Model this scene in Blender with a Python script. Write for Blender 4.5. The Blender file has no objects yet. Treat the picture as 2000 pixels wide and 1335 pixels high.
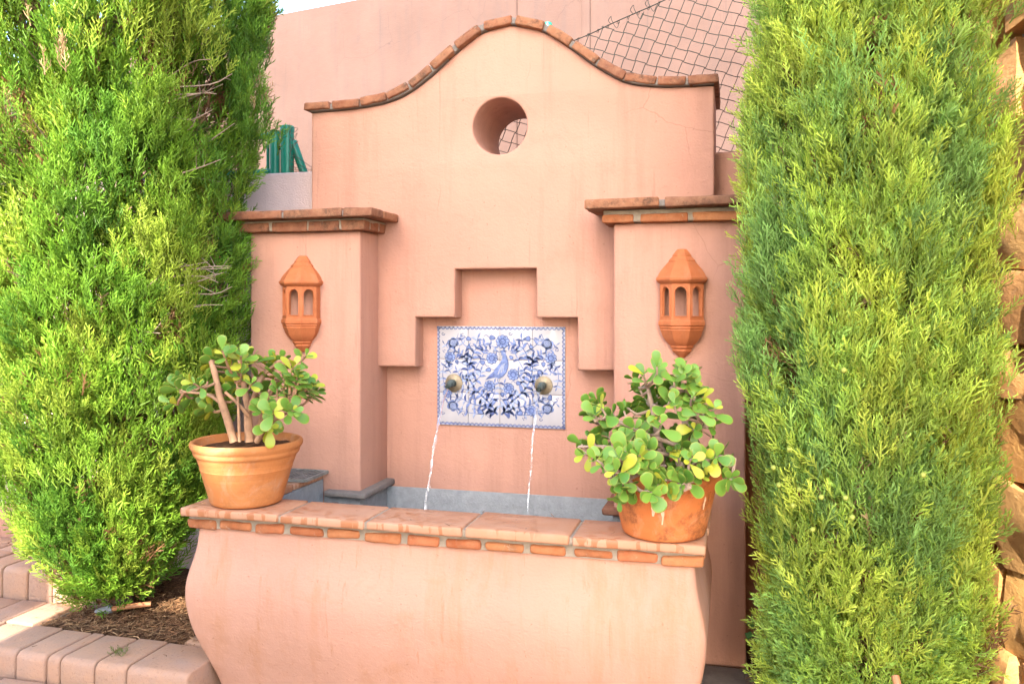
import bpy, bmesh, math, random
import numpy as np
from mathutils import Vector, Matrix, Euler, noise as mnoise
from mathutils.geometry import tessellate_polygon

scene = bpy.context.scene
COL = scene.collection
rnd = random.Random(11)
H = 1.39                                   # camera height above the ground by the fountain

# ------------------------------------------------------------------ camera
cam_d = bpy.data.cameras.new("camera")
cam = bpy.data.objects.new("camera", cam_d)
COL.objects.link(cam)
cam.location = (0, 0, H)
cam.rotation_euler = (math.radians(90), 0, math.radians(15))
cam_d.sensor_fit = 'HORIZONTAL'
cam_d.sensor_width = 36
cam_d.lens = 36 * 1606 / 2000
cam_d.shift_y = -67.5 / 2000
cam_d.clip_start = 0.05
cam_d.clip_end = 2000
scene.camera = cam

# ------------------------------------------------------------------ sky, sun, exposure
SUN_EL, SUN_AZ = math.radians(32), math.radians(2)      # azimuth: right of straight behind the camera
world = bpy.data.worlds.new("World")
scene.world = world
world.use_nodes = True
wn = world.node_tree.nodes
wl = world.node_tree.links
wn.clear()
w_out = wn.new("ShaderNodeOutputWorld")
w_bg = wn.new("ShaderNodeBackground")
w_sky = wn.new("ShaderNodeTexSky")
w_sky.sky_type = 'NISHITA'
w_sky.sun_disc = False
w_sky.sun_elevation = SUN_EL
w_sky.sun_rotation = math.pi - SUN_AZ
w_sky.air_density = 1.0
w_sky.dust_density = 1.6
w_sky.ozone_density = 0.6
w_bg.inputs["Strength"].default_value = 0.15
wl.new(w_sky.outputs[0], w_bg.inputs[0])
wl.new(w_bg.outputs[0], w_out.inputs[0])

sun_d = bpy.data.lights.new("sun", 'SUN')
sun_d.energy = 3.2
sun_d.angle = math.radians(0.5)
sun_d.color = (1.0, 0.93, 0.80)
sun = bpy.data.objects.new("sun", sun_d)
COL.objects.link(sun)
sdir = Vector((math.sin(SUN_AZ) * math.cos(SUN_EL), -math.cos(SUN_AZ) * math.cos(SUN_EL), math.sin(SUN_EL)))
sun.rotation_euler = (-sdir).to_track_quat('-Z', 'Y').to_euler()
sun.location = sdir * 20

vs = scene.view_settings
vs.view_transform = 'Standard'
vs.look = 'None'
vs.gamma = 1.0
vs.use_curve_mapping = False
vs.exposure = 2.80

# ------------------------------------------------------------------ object helpers
WLOC = {}


def put(name, me, mats=None, parent=None, loc=(0, 0, 0), rot=None):
    o = bpy.data.objects.new(name, me)
    COL.objects.link(o)
    o.location = loc
    if rot is not None:
        o.rotation_euler = rot
    if me is not None and mats is not None:
        if not isinstance(mats, (list, tuple)):
            mats = [mats]
        if len(me.materials) == 0:
            for m in mats:
                me.materials.append(m)
    M = Matrix.Translation(loc)
    if rot is not None:
        M = M @ Euler(rot).to_matrix().to_4x4()
    WLOC[o.name] = M
    if parent is not None:
        o.parent = parent
        o.matrix_parent_inverse = WLOC[parent.name].inverted()
    return o


def thing(name, label, cat, loc=(0, 0, 0), group=None):
    o = put(name, None, loc=loc)
    o.empty_display_size = 0.1
    return tag(o, label, cat, group)


def tag(o, label=None, cat=None, group=None, kind=None):
    if label:
        o["label"] = label
    if cat:
        o["category"] = cat
    if group:
        o["group"] = group
    if kind:
        o["kind"] = kind
    return o


def bm_mesh(bm, name, smooth=True, angle=35, recalc=True):
    if recalc:
        bmesh.ops.recalc_face_normals(bm, faces=bm.faces)
    me = bpy.data.meshes.new(name)
    bm.to_mesh(me)
    bm.free()
    if smooth:
        me.polygons.foreach_set("use_smooth", [True] * len(me.polygons))
        me.set_sharp_from_angle(angle=math.radians(angle))
    return me


def box_bm(x0, x1, y0, y1, z0, z1, bev=0.0, seg=2, jit=0.0, rn=None, cuts=0, rough=0.0):
    bm = bmesh.new()
    bmesh.ops.create_cube(bm, size=1)
    for v in bm.verts:
        v.co = Vector(((x0 + x1) / 2 + v.co.x * (x1 - x0), (y0 + y1) / 2 + v.co.y * (y1 - y0), (z0 + z1) / 2 + v.co.z * (z1 - z0)))
    if cuts:
        bmesh.ops.subdivide_edges(bm, edges=bm.edges[:], cuts=cuts, use_grid_fill=True)
    if jit and rn:
        for v in bm.verts:
            v.co += Vector((rn.uniform(-jit, jit), rn.uniform(-jit, jit), rn.uniform(-jit, jit)))
    if bev:
        es = [e for e in bm.edges if len(e.link_faces) == 2 and e.calc_face_angle(0) > 0.6]
        bmesh.ops.bevel(bm, geom=es, offset=bev, segments=seg, profile=0.5, affect='EDGES')
    if rough and rn:
        # chipped, uneven arrises: long edges are cut and every vertex is nudged a little
        lng = [e for e in bm.edges if e.calc_length() > 0.055]
        bmesh.ops.subdivide_edges(bm, edges=lng, cuts=3, use_grid_fill=True)
        o = Vector((rn.uniform(0, 99), rn.uniform(0, 99), rn.uniform(0, 99)))
        for v in bm.verts:
            v.co += mnoise.noise_vector(v.co * 28 + o) * rough
    return bm


def add_box(bm, x0, x1, y0, y1, z0, z1):
    vs_ = [bm.verts.new((x, y, z)) for x in (x0, x1) for y in (y0, y1) for z in (z0, z1)]
    for f in ((0, 1, 3, 2), (4, 6, 7, 5), (0, 4, 5, 1), (2, 3, 7, 6), (0, 2, 6, 4), (1, 5, 7, 3)):
        bm.faces.new([vs_[i] for i in f])


def box(name, x0, x1, y0, y1, z0, z1, m, parent=None, bev=0.004, seg=2, jit=0.0, rn=None, cuts=0, rough=0.0):
    """a box whose origin lies at its own centre"""
    cx, cy, cz = (x0 + x1) / 2, (y0 + y1) / 2, (z0 + z1) / 2
    bm = box_bm(x0 - cx, x1 - cx, y0 - cy, y1 - cy, z0 - cz, z1 - cz, bev, seg, jit, rn, cuts, rough)
    return put(name, bm_mesh(bm, name, angle=50), m, parent, (cx, cy, cz))


def tube_into(bm, pts, r0, r1=None, n=6, cap=True, radii=None):
    pts = [Vector(p) for p in pts]
    r1 = r0 if r1 is None else r1
    rings = []
    nrm = None
    for i, p in enumerate(pts):
        if i == 0:
            d = pts[1] - pts[0]
        elif i == len(pts) - 1:
            d = pts[-1] - pts[-2]
        else:
            d = pts[i + 1] - pts[i - 1]
        d.normalize()
        if nrm is None:
            nrm = d.orthogonal().normalized()
        else:
            nrm = (nrm - d * nrm.dot(d))
            nrm = nrm.normalized() if nrm.length > 1e-6 else d.orthogonal().normalized()
        b = d.cross(nrm)
        r = radii[i] if radii else r0 + (r1 - r0) * i / (len(pts) - 1)
        rings.append([bm.verts.new(p + (nrm * math.cos(2 * math.pi * k / n) + b * math.sin(2 * math.pi * k / n)) * r) for k in range(n)])
    for a, b_ in zip(rings, rings[1:]):
        for k in range(n):
            bm.faces.new((a[k], a[(k + 1) % n], b_[(k + 1) % n], b_[k]))
    if cap:
        bm.faces.new(rings[0][::-1])
        bm.faces.new(rings[-1])


def spline(pts, per=5):
    """Catmull-Rom through the points"""
    pts = [Vector(p) for p in pts]
    P = [pts[0] * 2 - pts[1]] + pts + [pts[-1] * 2 - pts[-2]]
    out = []
    for i in range(1, len(P) - 2):
        a, b, c, d = P[i - 1], P[i], P[i + 1], P[i + 2]
        for k in range(per):
            t = k / per
            out.append(0.5 * ((2 * b) + (c - a) * t + (2 * a - 5 * b + 4 * c - d) * t * t + (3 * b - a - 3 * c + d) * t ** 3))
    out.append(pts[-1])
    return out


def lathe_bm(prof, n=48, wob=0.0, rn=None):
    bm = bmesh.new()
    rings = []
    for r, z in prof:
        if r < 1e-5:
            rings.append([bm.verts.new((0, 0, z))])
        else:
            rings.append([bm.verts.new((r * math.cos(2 * math.pi * k / n), r * math.sin(2 * math.pi * k / n), z)) for k in range(n)])
    for a, b in zip(rings, rings[1:]):
        for k in range(n):
            k2 = (k + 1) % n
            if len(a) == 1 and len(b) == 1:
                continue
            if len(a) == 1:
                bm.faces.new((a[0], b[k2], b[k]))
            elif len(b) == 1:
                bm.faces.new((a[k], a[k2], b[0]))
            else:
                bm.faces.new((a[k], a[k2], b[k2], b[k]))
    return bm


def area2(l):
    return sum(l[i][0] * l[(i + 1) % len(l)][1] - l[(i + 1) % len(l)][0] * l[i][1] for i in range(len(l))) / 2


def offset_loop(l, b):
    out = []
    n = len(l)
    for i in range(n):
        p, q, r = Vector(l[i - 1]), Vector(l[i]), Vector(l[(i + 1) % n])
        d1, d2 = (q - p).normalized(), (r - q).normalized()
        n1, n2 = Vector((-d1.y, d1.x)), Vector((-d2.y, d2.x))
        m = n1 + n2
        m = m / max(0.25, m.dot(n1)) if m.length > 1e-6 else n1
        out.append((q.x + m.x * b, q.y + m.y * b))
    return out


def densify(l, step, jit, rn):
    out = []
    n = len(l)
    for i in range(n):
        a, b = Vector(l[i]), Vector(l[(i + 1) % n])
        k = max(1, int((b - a).length / step))
        d = (b - a).normalized() if (b - a).length > 0 else Vector((1, 0))
        for j in range(k):
            p = a.lerp(b, j / k)
            if j:
                p = p + Vector((-d.y, d.x)) * rn.uniform(-jit, jit)
            out.append((p.x, p.y))
    return out


def slab_bm(bm, outer, holes, y0, y1, bev=0.008, seg=3):
    """a plate in XZ between y0 (front) and y1 (back) with a rounded front arris"""
    loops = [list(outer) if area2(outer) > 0 else list(outer)[::-1]]
    for h in holes:
        loops.append(list(h) if area2(h) < 0 else list(h)[::-1])
    front = []
    for l in loops:
        rings = []
        steps = [(math.pi / 2) * k / seg for k in range(seg + 1)] if bev else [math.pi / 2]
        for a in steps:                          # a = 0 on the face, pi/2 on the side
            off = bev * (1 - math.sin(a))
            lp = offset_loop(l, off) if off > 1e-7 else l
            yy = y0 + bev * (1 - math.cos(a))
            rings.append([bm.verts.new((x, yy, z)) for x, z in lp])
        rings.append([bm.verts.new((x, y1, z)) for x, z in l])
        for r1, r2 in zip(rings, rings[1:]):
            for k in range(len(l)):
                bm.faces.new((r1[k], r1[(k + 1) % len(l)], r2[(k + 1) % len(l)], r2[k]))
        front.append((rings[0], rings[-1]))
    for which in (0, 1):
        flat = [v for f in front for v in f[which]]
        polys = [[Vector((v.co.x, v.co.z, 0)) for v in f[which]] for f in front]
        for t in tessellate_polygon(polys):
            try:
                bm.faces.new([flat[i] for i in t])
            except ValueError:
                pass


# ------------------------------------------------------------------ materials
class NT:
    def __init__(self, name):
        self.m = bpy.data.materials.new(name)
        self.m.use_nodes = True
        self.t = self.m.node_tree
        self.t.nodes.clear()
        self.out = self.t.nodes.new("ShaderNodeOutputMaterial")
        self.b = self.t.nodes.new("ShaderNodeBsdfPrincipled")
        self.t.links.new(self.b.outputs[0], self.out.inputs[0])
        tc = self.t.nodes.new("ShaderNodeTexCoord")
        self.co = tc.outputs["Object"]

    def n(self, typ, **kw):
        nd = self.t.nodes.new(typ)
        for k, v in kw.items():
            setattr(nd, k, v)
        return nd

    def l(self, a, b):
        self.t.links.new(a, b)

    def randomise(self):
        oi = self.n("ShaderNodeObjectInfo")
        mu = self.n("ShaderNodeMath", operation='MULTIPLY')
        mu.inputs[1].default_value = 37.0
        self.l(oi.outputs["Random"], mu.inputs[0])
        ad = self.n("ShaderNodeVectorMath", operation='ADD')
        self.l(self.co, ad.inputs[0])
        self.l(mu.outputs[0], ad.inputs[1])
        self.co = ad.outputs[0]
        return oi.outputs["Random"]

    def noise(self, scale, detail=6, rough=0.6, stretch=None, dist=0.0):
        co = self.co
        if stretch:
            mp = self.n("ShaderNodeMapping")
            mp.inputs["Scale"].default_value = stretch
            self.l(co, mp.inputs[0])
            co = mp.outputs[0]
        nd = self.n("ShaderNodeTexNoise")
        nd.inputs["Scale"].default_value = scale
        nd.inputs["Detail"].default_value = detail
        nd.inputs["Roughness"].default_value = rough
        nd.inputs["Distortion"].default_value = dist
        self.l(co, nd.inputs["Vector"])
        return nd.outputs["Fac"]

    def ramp(self, fac, stops, interp='LINEAR'):
        r = self.n("ShaderNodeValToRGB")
        r.color_ramp.interpolation = interp
        el = r.color_ramp.elements
        while len(el) < len(stops):
            el.new(0.5)
        for e, (p, c) in zip(el, stops):
            e.position = p
            if isinstance(c, (int, float)):
                c = (c, c, c)
            e.color = (c[0], c[1], c[2], 1)
        self.l(fac, r.inputs[0])
        return r.outputs[0]

    def mix(self, fac, a, b, mode='MIX'):
        nd = self.n("ShaderNodeMix", data_type='RGBA', blend_type=mode)
        for sock, val in ((nd.inputs[0], fac), (nd.inputs[6], a), (nd.inputs[7], b)):
            if isinstance(val, (int, float)):
                sock.default_value = val
            elif isinstance(val, tuple):
                sock.default_value = (val[0], val[1], val[2], 1)
            else:
                self.l(val, sock)
        return nd.outputs[2]

    def math(self, op, a, b=0.0):
        nd = self.n("ShaderNodeMath", operation=op)
        for s, v in ((nd.inputs[0], a), (nd.inputs[1], b)):
            if isinstance(v, (int, float)):
                s.default_value = v
            else:
                self.l(v, s)
        return nd.outputs[0]

    def bump(self, fac, strength, dist, prev=None):
        nd = self.n("ShaderNodeBump")
        nd.inputs["Strength"].default_value = strength
        nd.inputs["Distance"].default_value = dist
        self.l(fac, nd.inputs["Height"])
        if prev is not None:
            self.l(prev, nd.inputs["Normal"])
        return nd.outputs[0]

    def done(self, color, rough=0.8, normal=None, spec=0.3):
        if isinstance(color, tuple):
            self.b.inputs["Base Color"].default_value = (color[0], color[1], color[2], 1)
        else:
            self.l(color, self.b.inputs["Base Color"])
        if isinstance(rough, (int, float)):
            self.b.inputs["Roughness"].default_value = rough
        else:
            self.l(rough, self.b.inputs["Roughness"])
        self.b.inputs["Specular IOR Level"].default_value = spec
        if normal is not None:
            self.l(normal, self.b.inputs["Normal"])
        return self.m


def plaster(name, base, stain, streak=0.35, blotch=0.35, bump=0.35, lo=0.9):
    n = NT(name)
    big = n.noise(1.6, 5, 0.6)
    c = n.mix(n.ramp(big, [(0.3, 0.0), (0.72, 1.0)]), tuple(v * lo for v in base), tuple(min(0.95, v * 1.06) for v in base))
    st = n.noise(3.0, 7, 0.65, (3.2, 3.2, 0.28))
    c = n.mix(n.math('MULTIPLY', n.ramp(st, [(0.5, 0.0), (0.75, 1.0)]), streak), c, stain)
    bl = n.noise(4.5, 9, 0.72, None, 0.6)
    c = n.mix(n.math('MULTIPLY', n.ramp(bl, [(0.55, 0.0), (0.78, 1.0)]), blotch), c, stain)
    s2 = n.noise(6.5, 8, 0.7, (3.5, 3.5, 0.16), 0.3)
    c = n.mix(n.math('MULTIPLY', n.ramp(s2, [(0.60, 0.0), (0.70, 1.0)]), streak * 0.9), c, tuple(v * 0.85 for v in stain))
    vo = n.n("ShaderNodeTexVoronoi", feature='DISTANCE_TO_EDGE')
    vo.inputs["Scale"].default_value = 1.9
    wv = n.n("ShaderNodeTexNoise")
    wv.inputs["Scale"].default_value = 3.5
    wv.inputs["Detail"].default_value = 7
    n.l(n.co, wv.inputs["Vector"])
    wm = n.mix(0.13, n.co, wv.outputs["Color"])
    n.l(wm, vo.inputs["Vector"])
    gate = n.ramp(n.noise(1.3, 3, 0.5), [(0.52, 0.0), (0.6, 1.0)])
    crack = n.math('MULTIPLY', n.ramp(vo.outputs["Distance"], [(0.0, 1.0), (0.004, 0.0)]), gate)
    c = n.mix(n.math('MULTIPLY', crack, 0.4), c, tuple(v * 0.6 for v in stain))
    speck = n.noise(60, 3, 0.5)
    c = n.mix(n.math('MULTIPLY', n.ramp(speck, [(0.69, 0.0), (0.76, 1.0)]), 0.35), c, tuple(v * 0.45 for v in stain))
    nm = n.bump(n.noise(7, 4, 0.5), 0.3, 0.02)
    nm = n.bump(n.noise(22, 5, 0.6, (1, 1, 1.7), 0.8), 0.22, 0.008, nm)
    nm = n.bump(n.noise(120, 5, 0.6), bump * 1.3, 0.004, nm)
    return n.done(c, 0.9, nm, 0.15)


def brickmat(name, stops, dirt=(0.06, 0.045, 0.035), dirt_amt=0.7, lime=0.25, scale=22):
    n = NT(name)
    r = n.randomise()
    c = n.ramp(r, stops)
    v = n.noise(scale, 6, 0.65)
    c = n.mix(n.ramp(v, [(0.3, 0.0), (0.7, 0.45)]), c, n.mix(0.5, c, (0.62, 0.36, 0.2)))
    d = n.noise(scale * 0.7, 8, 0.75)
    c = n.mix(n.math('MULTIPLY', n.ramp(d, [(0.5, 0.0), (0.68, 1.0)]), dirt_amt), c, dirt)
    w = n.noise(scale * 1.4, 6, 0.7, None, 0.5)
    c = n.mix(n.math('MULTIPLY', n.ramp(w, [(0.6, 0.0), (0.72, 1.0)]), lime), c, (0.55, 0.47, 0.38))
    nm = n.bump(n.noise(45, 6, 0.65), 0.6, 0.006)
    return n.done(c, 0.9, nm, 0.2)


M = {}
M['wall'] = plaster("peach_plaster", (0.446, 0.234, 0.166), (0.280, 0.143, 0.098), 0.5, 0.34)
M['trough'] = plaster("trough_plaster", (0.47, 0.254, 0.178), (0.364, 0.154, 0.056), 0.5, 0.42, 0.3)
M['retain'] = plaster("retaining_plaster", (0.58, 0.44, 0.42), (0.45, 0.35, 0.33), 0.4, 0.3, 0.8)
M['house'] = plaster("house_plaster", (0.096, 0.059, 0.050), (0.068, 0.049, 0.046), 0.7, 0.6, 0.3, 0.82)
M['block'] = plaster("cream_plaster", (0.576, 0.480, 0.376), (0.400, 0.320, 0.240), 0.2, 0.2, 0.2)
M['cap_brick'] = brickmat("coping_brick", [(0.0, (0.143, 0.052, 0.032)), (0.3, (0.226, 0.080, 0.041)), (0.6, (0.178, 0.071, 0.041)), (0.8, (0.262, 0.104, 0.051)), (1.0, (0.131, 0.058, 0.038))], dirt=(0.047, 0.030, 0.021), dirt_amt=0.85, lime=0.18, scale=26)
M['brick'] = brickmat("old_brick", [(0.0, (0.425, 0.128, 0.051)), (0.3, (0.306, 0.085, 0.030)), (0.6, (0.468, 0.187, 0.072)), (0.8, (0.408, 0.136, 0.051)), (1.0, (0.255, 0.076, 0.030))], dirt=(0.136, 0.068, 0.030), dirt_amt=0.5, lime=0.4)


def mortar(name, base):
    n = NT(name)
    v = n.noise(25, 7, 0.7)
    c = n.mix(n.ramp(v, [(0.3, 0.0), (0.7, 1.0)]), tuple(x * 0.72 for x in base), base)
    nm = n.bump(n.noise(90, 5, 0.7), 0.7, 0.006)
    return n.done(c, 0.95, nm, 0.1)


M['mortar'] = mortar("mortar", (0.368, 0.304, 0.232))
M['mortar_grey'] = mortar("grey_mortar", (0.22, 0.19, 0.165))
M['render_grey'] = mortar("basin_render", (0.34, 0.35, 0.35))


def tile_mat():
    n = NT("terracotta_tile")
    r = n.randomise()
    c = n.ramp(r, [(0.0, (0.410, 0.201, 0.110)), (0.5, (0.441, 0.224, 0.129)), (1.0, (0.395, 0.182, 0.091))])
    v = n.noise(9, 6, 0.65)
    c = n.mix(n.ramp(v, [(0.35, 0.0), (0.7, 0.5)]), c, (0.456, 0.281, 0.190))
    sp = n.noise(36, 3, 0.45, (1, 1.6, 0.2), 0.4)
    ar = n.noise(3.5, 2, 0.5)
    m = n.math('MULTIPLY', n.ramp(sp, [(0.54, 0.0), (0.575, 1.0)]), n.ramp(ar, [(0.40, 0.0), (0.5, 1.0)]))
    c = n.mix(n.math('MULTIPLY', m, 0.7), c, (0.304, 0.099, 0.030))
    nm = n.bump(n.noise(30, 5, 0.6), 0.3, 0.004)
    return n.done(c, n.ramp(m, [(0.0, 0.8), (1.0, 0.35)]), nm, 0.3)


M['tile'] = tile_mat()


def terracotta(name, a, b, lime, limecol=(0.72, 0.55, 0.42), bands=False, moss=0.0):
    n = NT(name)
    v = n.noise(7, 6, 0.6, (1, 1, 1.6))
    c = n.mix(n.ramp(v, [(0.32, 0.0), (0.68, 1.0)]), a, b)
    w = n.noise(9, 7, 0.72, (1, 1, 0.8), 0.8)
    c = n.mix(n.math('MULTIPLY', n.ramp(w, [(0.52, 0.0), (0.7, 1.0)]), lime), c, limecol)
    if moss:
        g = n.noise(13, 9, 0.8)
        c = n.mix(n.math('MULTIPLY', n.ramp(g, [(0.5, 0.0), (0.62, 1.0)]), moss), c, (0.19, 0.06, 0.02))
    nm = n.bump(n.noise(60, 4, 0.6), 0.25, 0.004)
    if bands:
        h = n.noise(14, 3, 0.6, (0.25, 0.25, 9))
        nm = n.bump(h, 0.3, 0.005, nm)
        c = n.mix(n.ramp(h, [(0.35, 0.12), (0.6, 0.0)]), c, tuple(x * 0.6 for x in a))
    return n.done(c, 0.75, nm, 0.3)


M['pot_a'] = terracotta("pale_terracotta", (0.471, 0.163, 0.046), (0.502, 0.205, 0.068), 0.5, limecol=(0.471, 0.304, 0.198), bands=True, moss=0.22)
M['pot_b'] = terracotta("orange_terracotta", (0.468, 0.129, 0.031), (0.499, 0.164, 0.047), 0.18, moss=0.75)
M['lantern'] = terracotta("lantern_terracotta", (0.410, 0.119, 0.041), (0.443, 0.143, 0.053), 0.3, limecol=(0.426, 0.230, 0.139), moss=0.3)


def paver_mat():
    n = NT("paver")
    r = n.randomise()
    c = n.ramp(r, [(0.0, (0.391, 0.217, 0.136)), (0.4, (0.442, 0.255, 0.166)), (0.75, (0.357, 0.212, 0.149)), (1.0, (0.468, 0.264, 0.157))])
    v = n.noise(11, 6, 0.7)
    c = n.mix(n.ramp(v, [(0.4, 0.0), (0.75, 0.55)]), c, (0.306, 0.221, 0.187))
    s = n.noise(90, 4, 0.7)
    c = n.mix(n.math('MULTIPLY', n.ramp(s, [(0.55, 0.0), (0.7, 1.0)]), 0.4), c, (0.187, 0.119, 0.085))
    nm = n.bump(n.noise(110, 5, 0.7), 0.6, 0.005)
    return n.done(c, 0.9, nm, 0.2)


M['paver'] = paver_mat()


def soil_mat():
    n = NT("soil")
    v = n.noise(18, 9, 0.75)
    c = n.ramp(v, [(0.3, (0.045, 0.024, 0.014)), (0.55, (0.13, 0.065, 0.034)), (0.75, (0.24, 0.125, 0.065))])
    nm = n.bump(n.noise(60, 8, 0.75), 1.0, 0.02)
    return n.done(c, 0.95, nm, 0.1)


M['soil'] = soil_mat()


def simple(name, col, rough=0.6, metal=0.0, spec=0.4, var=0.12, sc=20):
    n = NT(name)
    v = n.noise(sc, 5, 0.6)
    c = n.mix(n.ramp(v, [(0.3, 0.0), (0.7, 1.0)]), tuple(x * (1 - var) for x in col), tuple(min(1, x * (1 + var)) for x in col))
    n.b.inputs["Metallic"].default_value = metal
    return n.done(c, rough, None, spec)


M['green_paint'] = simple("green_paint", (0.012, 0.20, 0.125), 0.35, var=0.15, sc=9)
M['wire'] = simple("dark_wire", (0.012, 0.016, 0.015), 0.8, spec=0.1)
M['wire_rust'] = simple("brown_wire", (0.10, 0.07, 0.05), 0.6)
M['brass'] = simple("aged_brass", (0.25, 0.20, 0.13), 0.6, 0.7, var=0.35, sc=40)
M['verdigris'] = simple("tarnished_bronze", (0.12, 0.15, 0.13), 0.5, 0.7, var=0.5, sc=50)
M['glaze'] = simple("white_glaze", (0.390, 0.370, 0.374), 0.14, var=0.05, sc=7)
M['blue_dark'] = simple("dark_blue_glaze", (0.075, 0.10, 0.23), 0.16, var=0.35, sc=60)
M['blue_mid'] = simple("blue_glaze", (0.15, 0.195, 0.36), 0.16, var=0.4, sc=45)
M['blue_light'] = simple("pale_blue_glaze", (0.30, 0.35, 0.48), 0.16, var=0.25, sc=45)
M['bark'] = simple("cypress_bark", (0.13, 0.085, 0.06), 0.9, var=0.4, sc=30)
M['twig'] = simple("dead_twig", (0.22, 0.16, 0.12), 0.9, var=0.3, sc=30)
M['jade_stem'] = simple("jade_stem", (0.36, 0.20, 0.11), 0.75, var=0.3, sc=26)
M['jade_stem_grey'] = simple("grey_jade_stem", (0.36, 0.25, 0.18), 0.8, var=0.35, sc=26)
M['pipe'] = simple("brown_pipe", (0.40, 0.17, 0.075), 0.5)
M['grey_plastic'] = simple("grey_plastic", (0.25, 0.26, 0.28), 0.45)
M['grate'] = simple("grate_metal", (0.22, 0.22, 0.2), 0.6, 0.3, var=0.4)
M['cone'] = simple("cypress_cone", (0.26, 0.30, 0.05), 0.55, var=0.25, sc=70)
M['ivy'] = simple("ivy_leaf", (0.05, 0.16, 0.03), 0.45, var=0.3)


def stone_mat():
    n = NT("golden_stone")
    r = n.randomise()
    c = n.ramp(r, [(0.0, (0.66, 0.33, 0.10)), (0.4, (0.74, 0.42, 0.14)), (0.7, (0.60, 0.31, 0.12)), (1.0, (0.76, 0.46, 0.17))])
    v = n.noise(6, 8, 0.7, (1, 1, 2.2), 1.0)
    c = n.mix(n.ramp(v, [(0.35, 0.0), (0.7, 0.65)]), c, (0.46, 0.22, 0.075))
    w = n.noise(16, 6, 0.7)
    c = n.mix(n.ramp(w, [(0.58, 0.0), (0.75, 0.5)]), c, (0.66, 0.48, 0.3))
    nm = n.bump(n.noise(9, 8, 0.7, (1, 1, 2)), 0.9, 0.04)
    return n.done(c, 0.85, nm, 0.25)


M['stone'] = stone_mat()


def foliage(name, trans=0.3, rough=0.55):
    n = NT(name)
    at = n.n("ShaderNodeAttribute", attribute_name="Col")
    n.done(at.outputs["Color"], rough, None, 0.25)
    tr = n.n("ShaderNodeBsdfTranslucent")
    n.l(at.outputs["Color"], tr.inputs[0])
    mx = n.n("ShaderNodeMixShader")
    mx.inputs[0].default_value = trans
    n.l(n.b.outputs[0], mx.inputs[1])
    n.l(tr.outputs[0], mx.inputs[2])
    n.l(mx.outputs[0], n.out.inputs[0])
    return n.m


M['foliage'] = foliage("cypress_foliage", 0.45)
M['needles'] = foliage("dry_needles", 0.0, 0.85)


def jade_mat(name, a, b, edge):
    n = NT(name)
    oi = n.n("ShaderNodeObjectInfo")
    c = n.ramp(oi.outputs["Random"], [(0.0, a), (0.6, b), (1.0, tuple(0.5 * (x + y) for x, y in zip(a, b)))])
    sx = n.n("ShaderNodeSeparateXYZ")
    n.l(n.co, sx.inputs[0])
    at = n.n("ShaderNodeAttribute", attribute_name="edge")
    c = n.mix(n.ramp(at.outputs["Fac"], [(0.5, 0.0), (0.8, 0.15), (1.0, 0.6)]), c, edge)
    n.done(c, 0.36, None, 0.4)
    tr = n.n("ShaderNodeBsdfTranslucent")
    n.l(c, tr.inputs[0])
    mx = n.n("ShaderNodeMixShader")
    mx.inputs[0].default_value = 0.25
    n.l(n.b.outputs[0], mx.inputs[1])
    n.l(tr.outputs[0], mx.inputs[2])
    n.l(mx.outputs[0], n.out.inputs[0])
    return n.m


M['jade1'] = jade_mat("jade_leaf_green", (0.10, 0.24, 0.03), (0.20, 0.36, 0.05), (0.42, 0.34, 0.05))
M['jade2'] = jade_mat("jade_leaf_yellow", (0.36, 0.43, 0.033), (0.47, 0.49, 0.045), (0.50, 0.25, 0.05))


def water_mat():
    n = NT("water")
    n.b.inputs["Transmission Weight"].default_value = 1.0
    n.b.inputs["IOR"].default_value = 1.33
    return n.done((0.95, 0.97, 1.0), 0.04, n.bump(n.noise(40, 3, 0.5), 0.25, 0.01), 0.5)


M['water'] = water_mat()

# ================================================================== SETTING
def sheet(name, x0, x1, y0, y1, z, m, n=1, amp=0.0, kind='structure', seed=0):
    bm = bmesh.new()
    nx = max(1, int((x1 - x0) * n)) if n > 1 else 1
    ny = max(1, int((y1 - y0) * n)) if n > 1 else 1
    g = [[bm.verts.new((x0 + (x1 - x0) * i / nx, y0 + (y1 - y0) * j / ny,
                        z + (amp * mnoise.noise(Vector((i * 0.9 + seed, j * 0.9, 3))) if amp else 0))) for j in range(ny + 1)] for i in range(nx + 1)]
    for i in range(nx):
        for j in range(ny):
            bm.faces.new((g[i][j], g[i + 1][j], g[i + 1][j + 1], g[i][j + 1]))
    o = put(name, bm_mesh(bm, name), m)
    return tag(o, kind=kind)


def ground_mat():
    n = NT("ground")
    v = n.noise(0.8, 8, 0.7)
    c = n.ramp(v, [(0.3, (0.30, 0.21, 0.16)), (0.7, (0.42, 0.30, 0.23))])
    return n.done(c, 0.95, n.bump(n.noise(50, 5, 0.7), 0.5, 0.01), 0.1)


M['ground'] = ground_mat()
sheet("ground", -150, 150, -150, 150, -0.045, M['ground'])
sheet("terrace", -14, 12, 3.85, 30, 1.93, M['ground'])

# --- bed soils
bed = sheet("soil_bed", -2.772, -1.70, 2.757, 3.6, 0.068, M['soil'], 24, 0.022)
bed_r = sheet("soil_bed", 0.055, 1.1, 2.0, 3.6, -0.01, M['soil'], 20, 0.02, seed=9)
bed_l = sheet("soil_bed", -6.0, -2.75, 3.56, 3.62, 0.2, M['soil'], 4, 0.02, seed=19)

# --- pavers
PAVE = thing  # alias kept short


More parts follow.
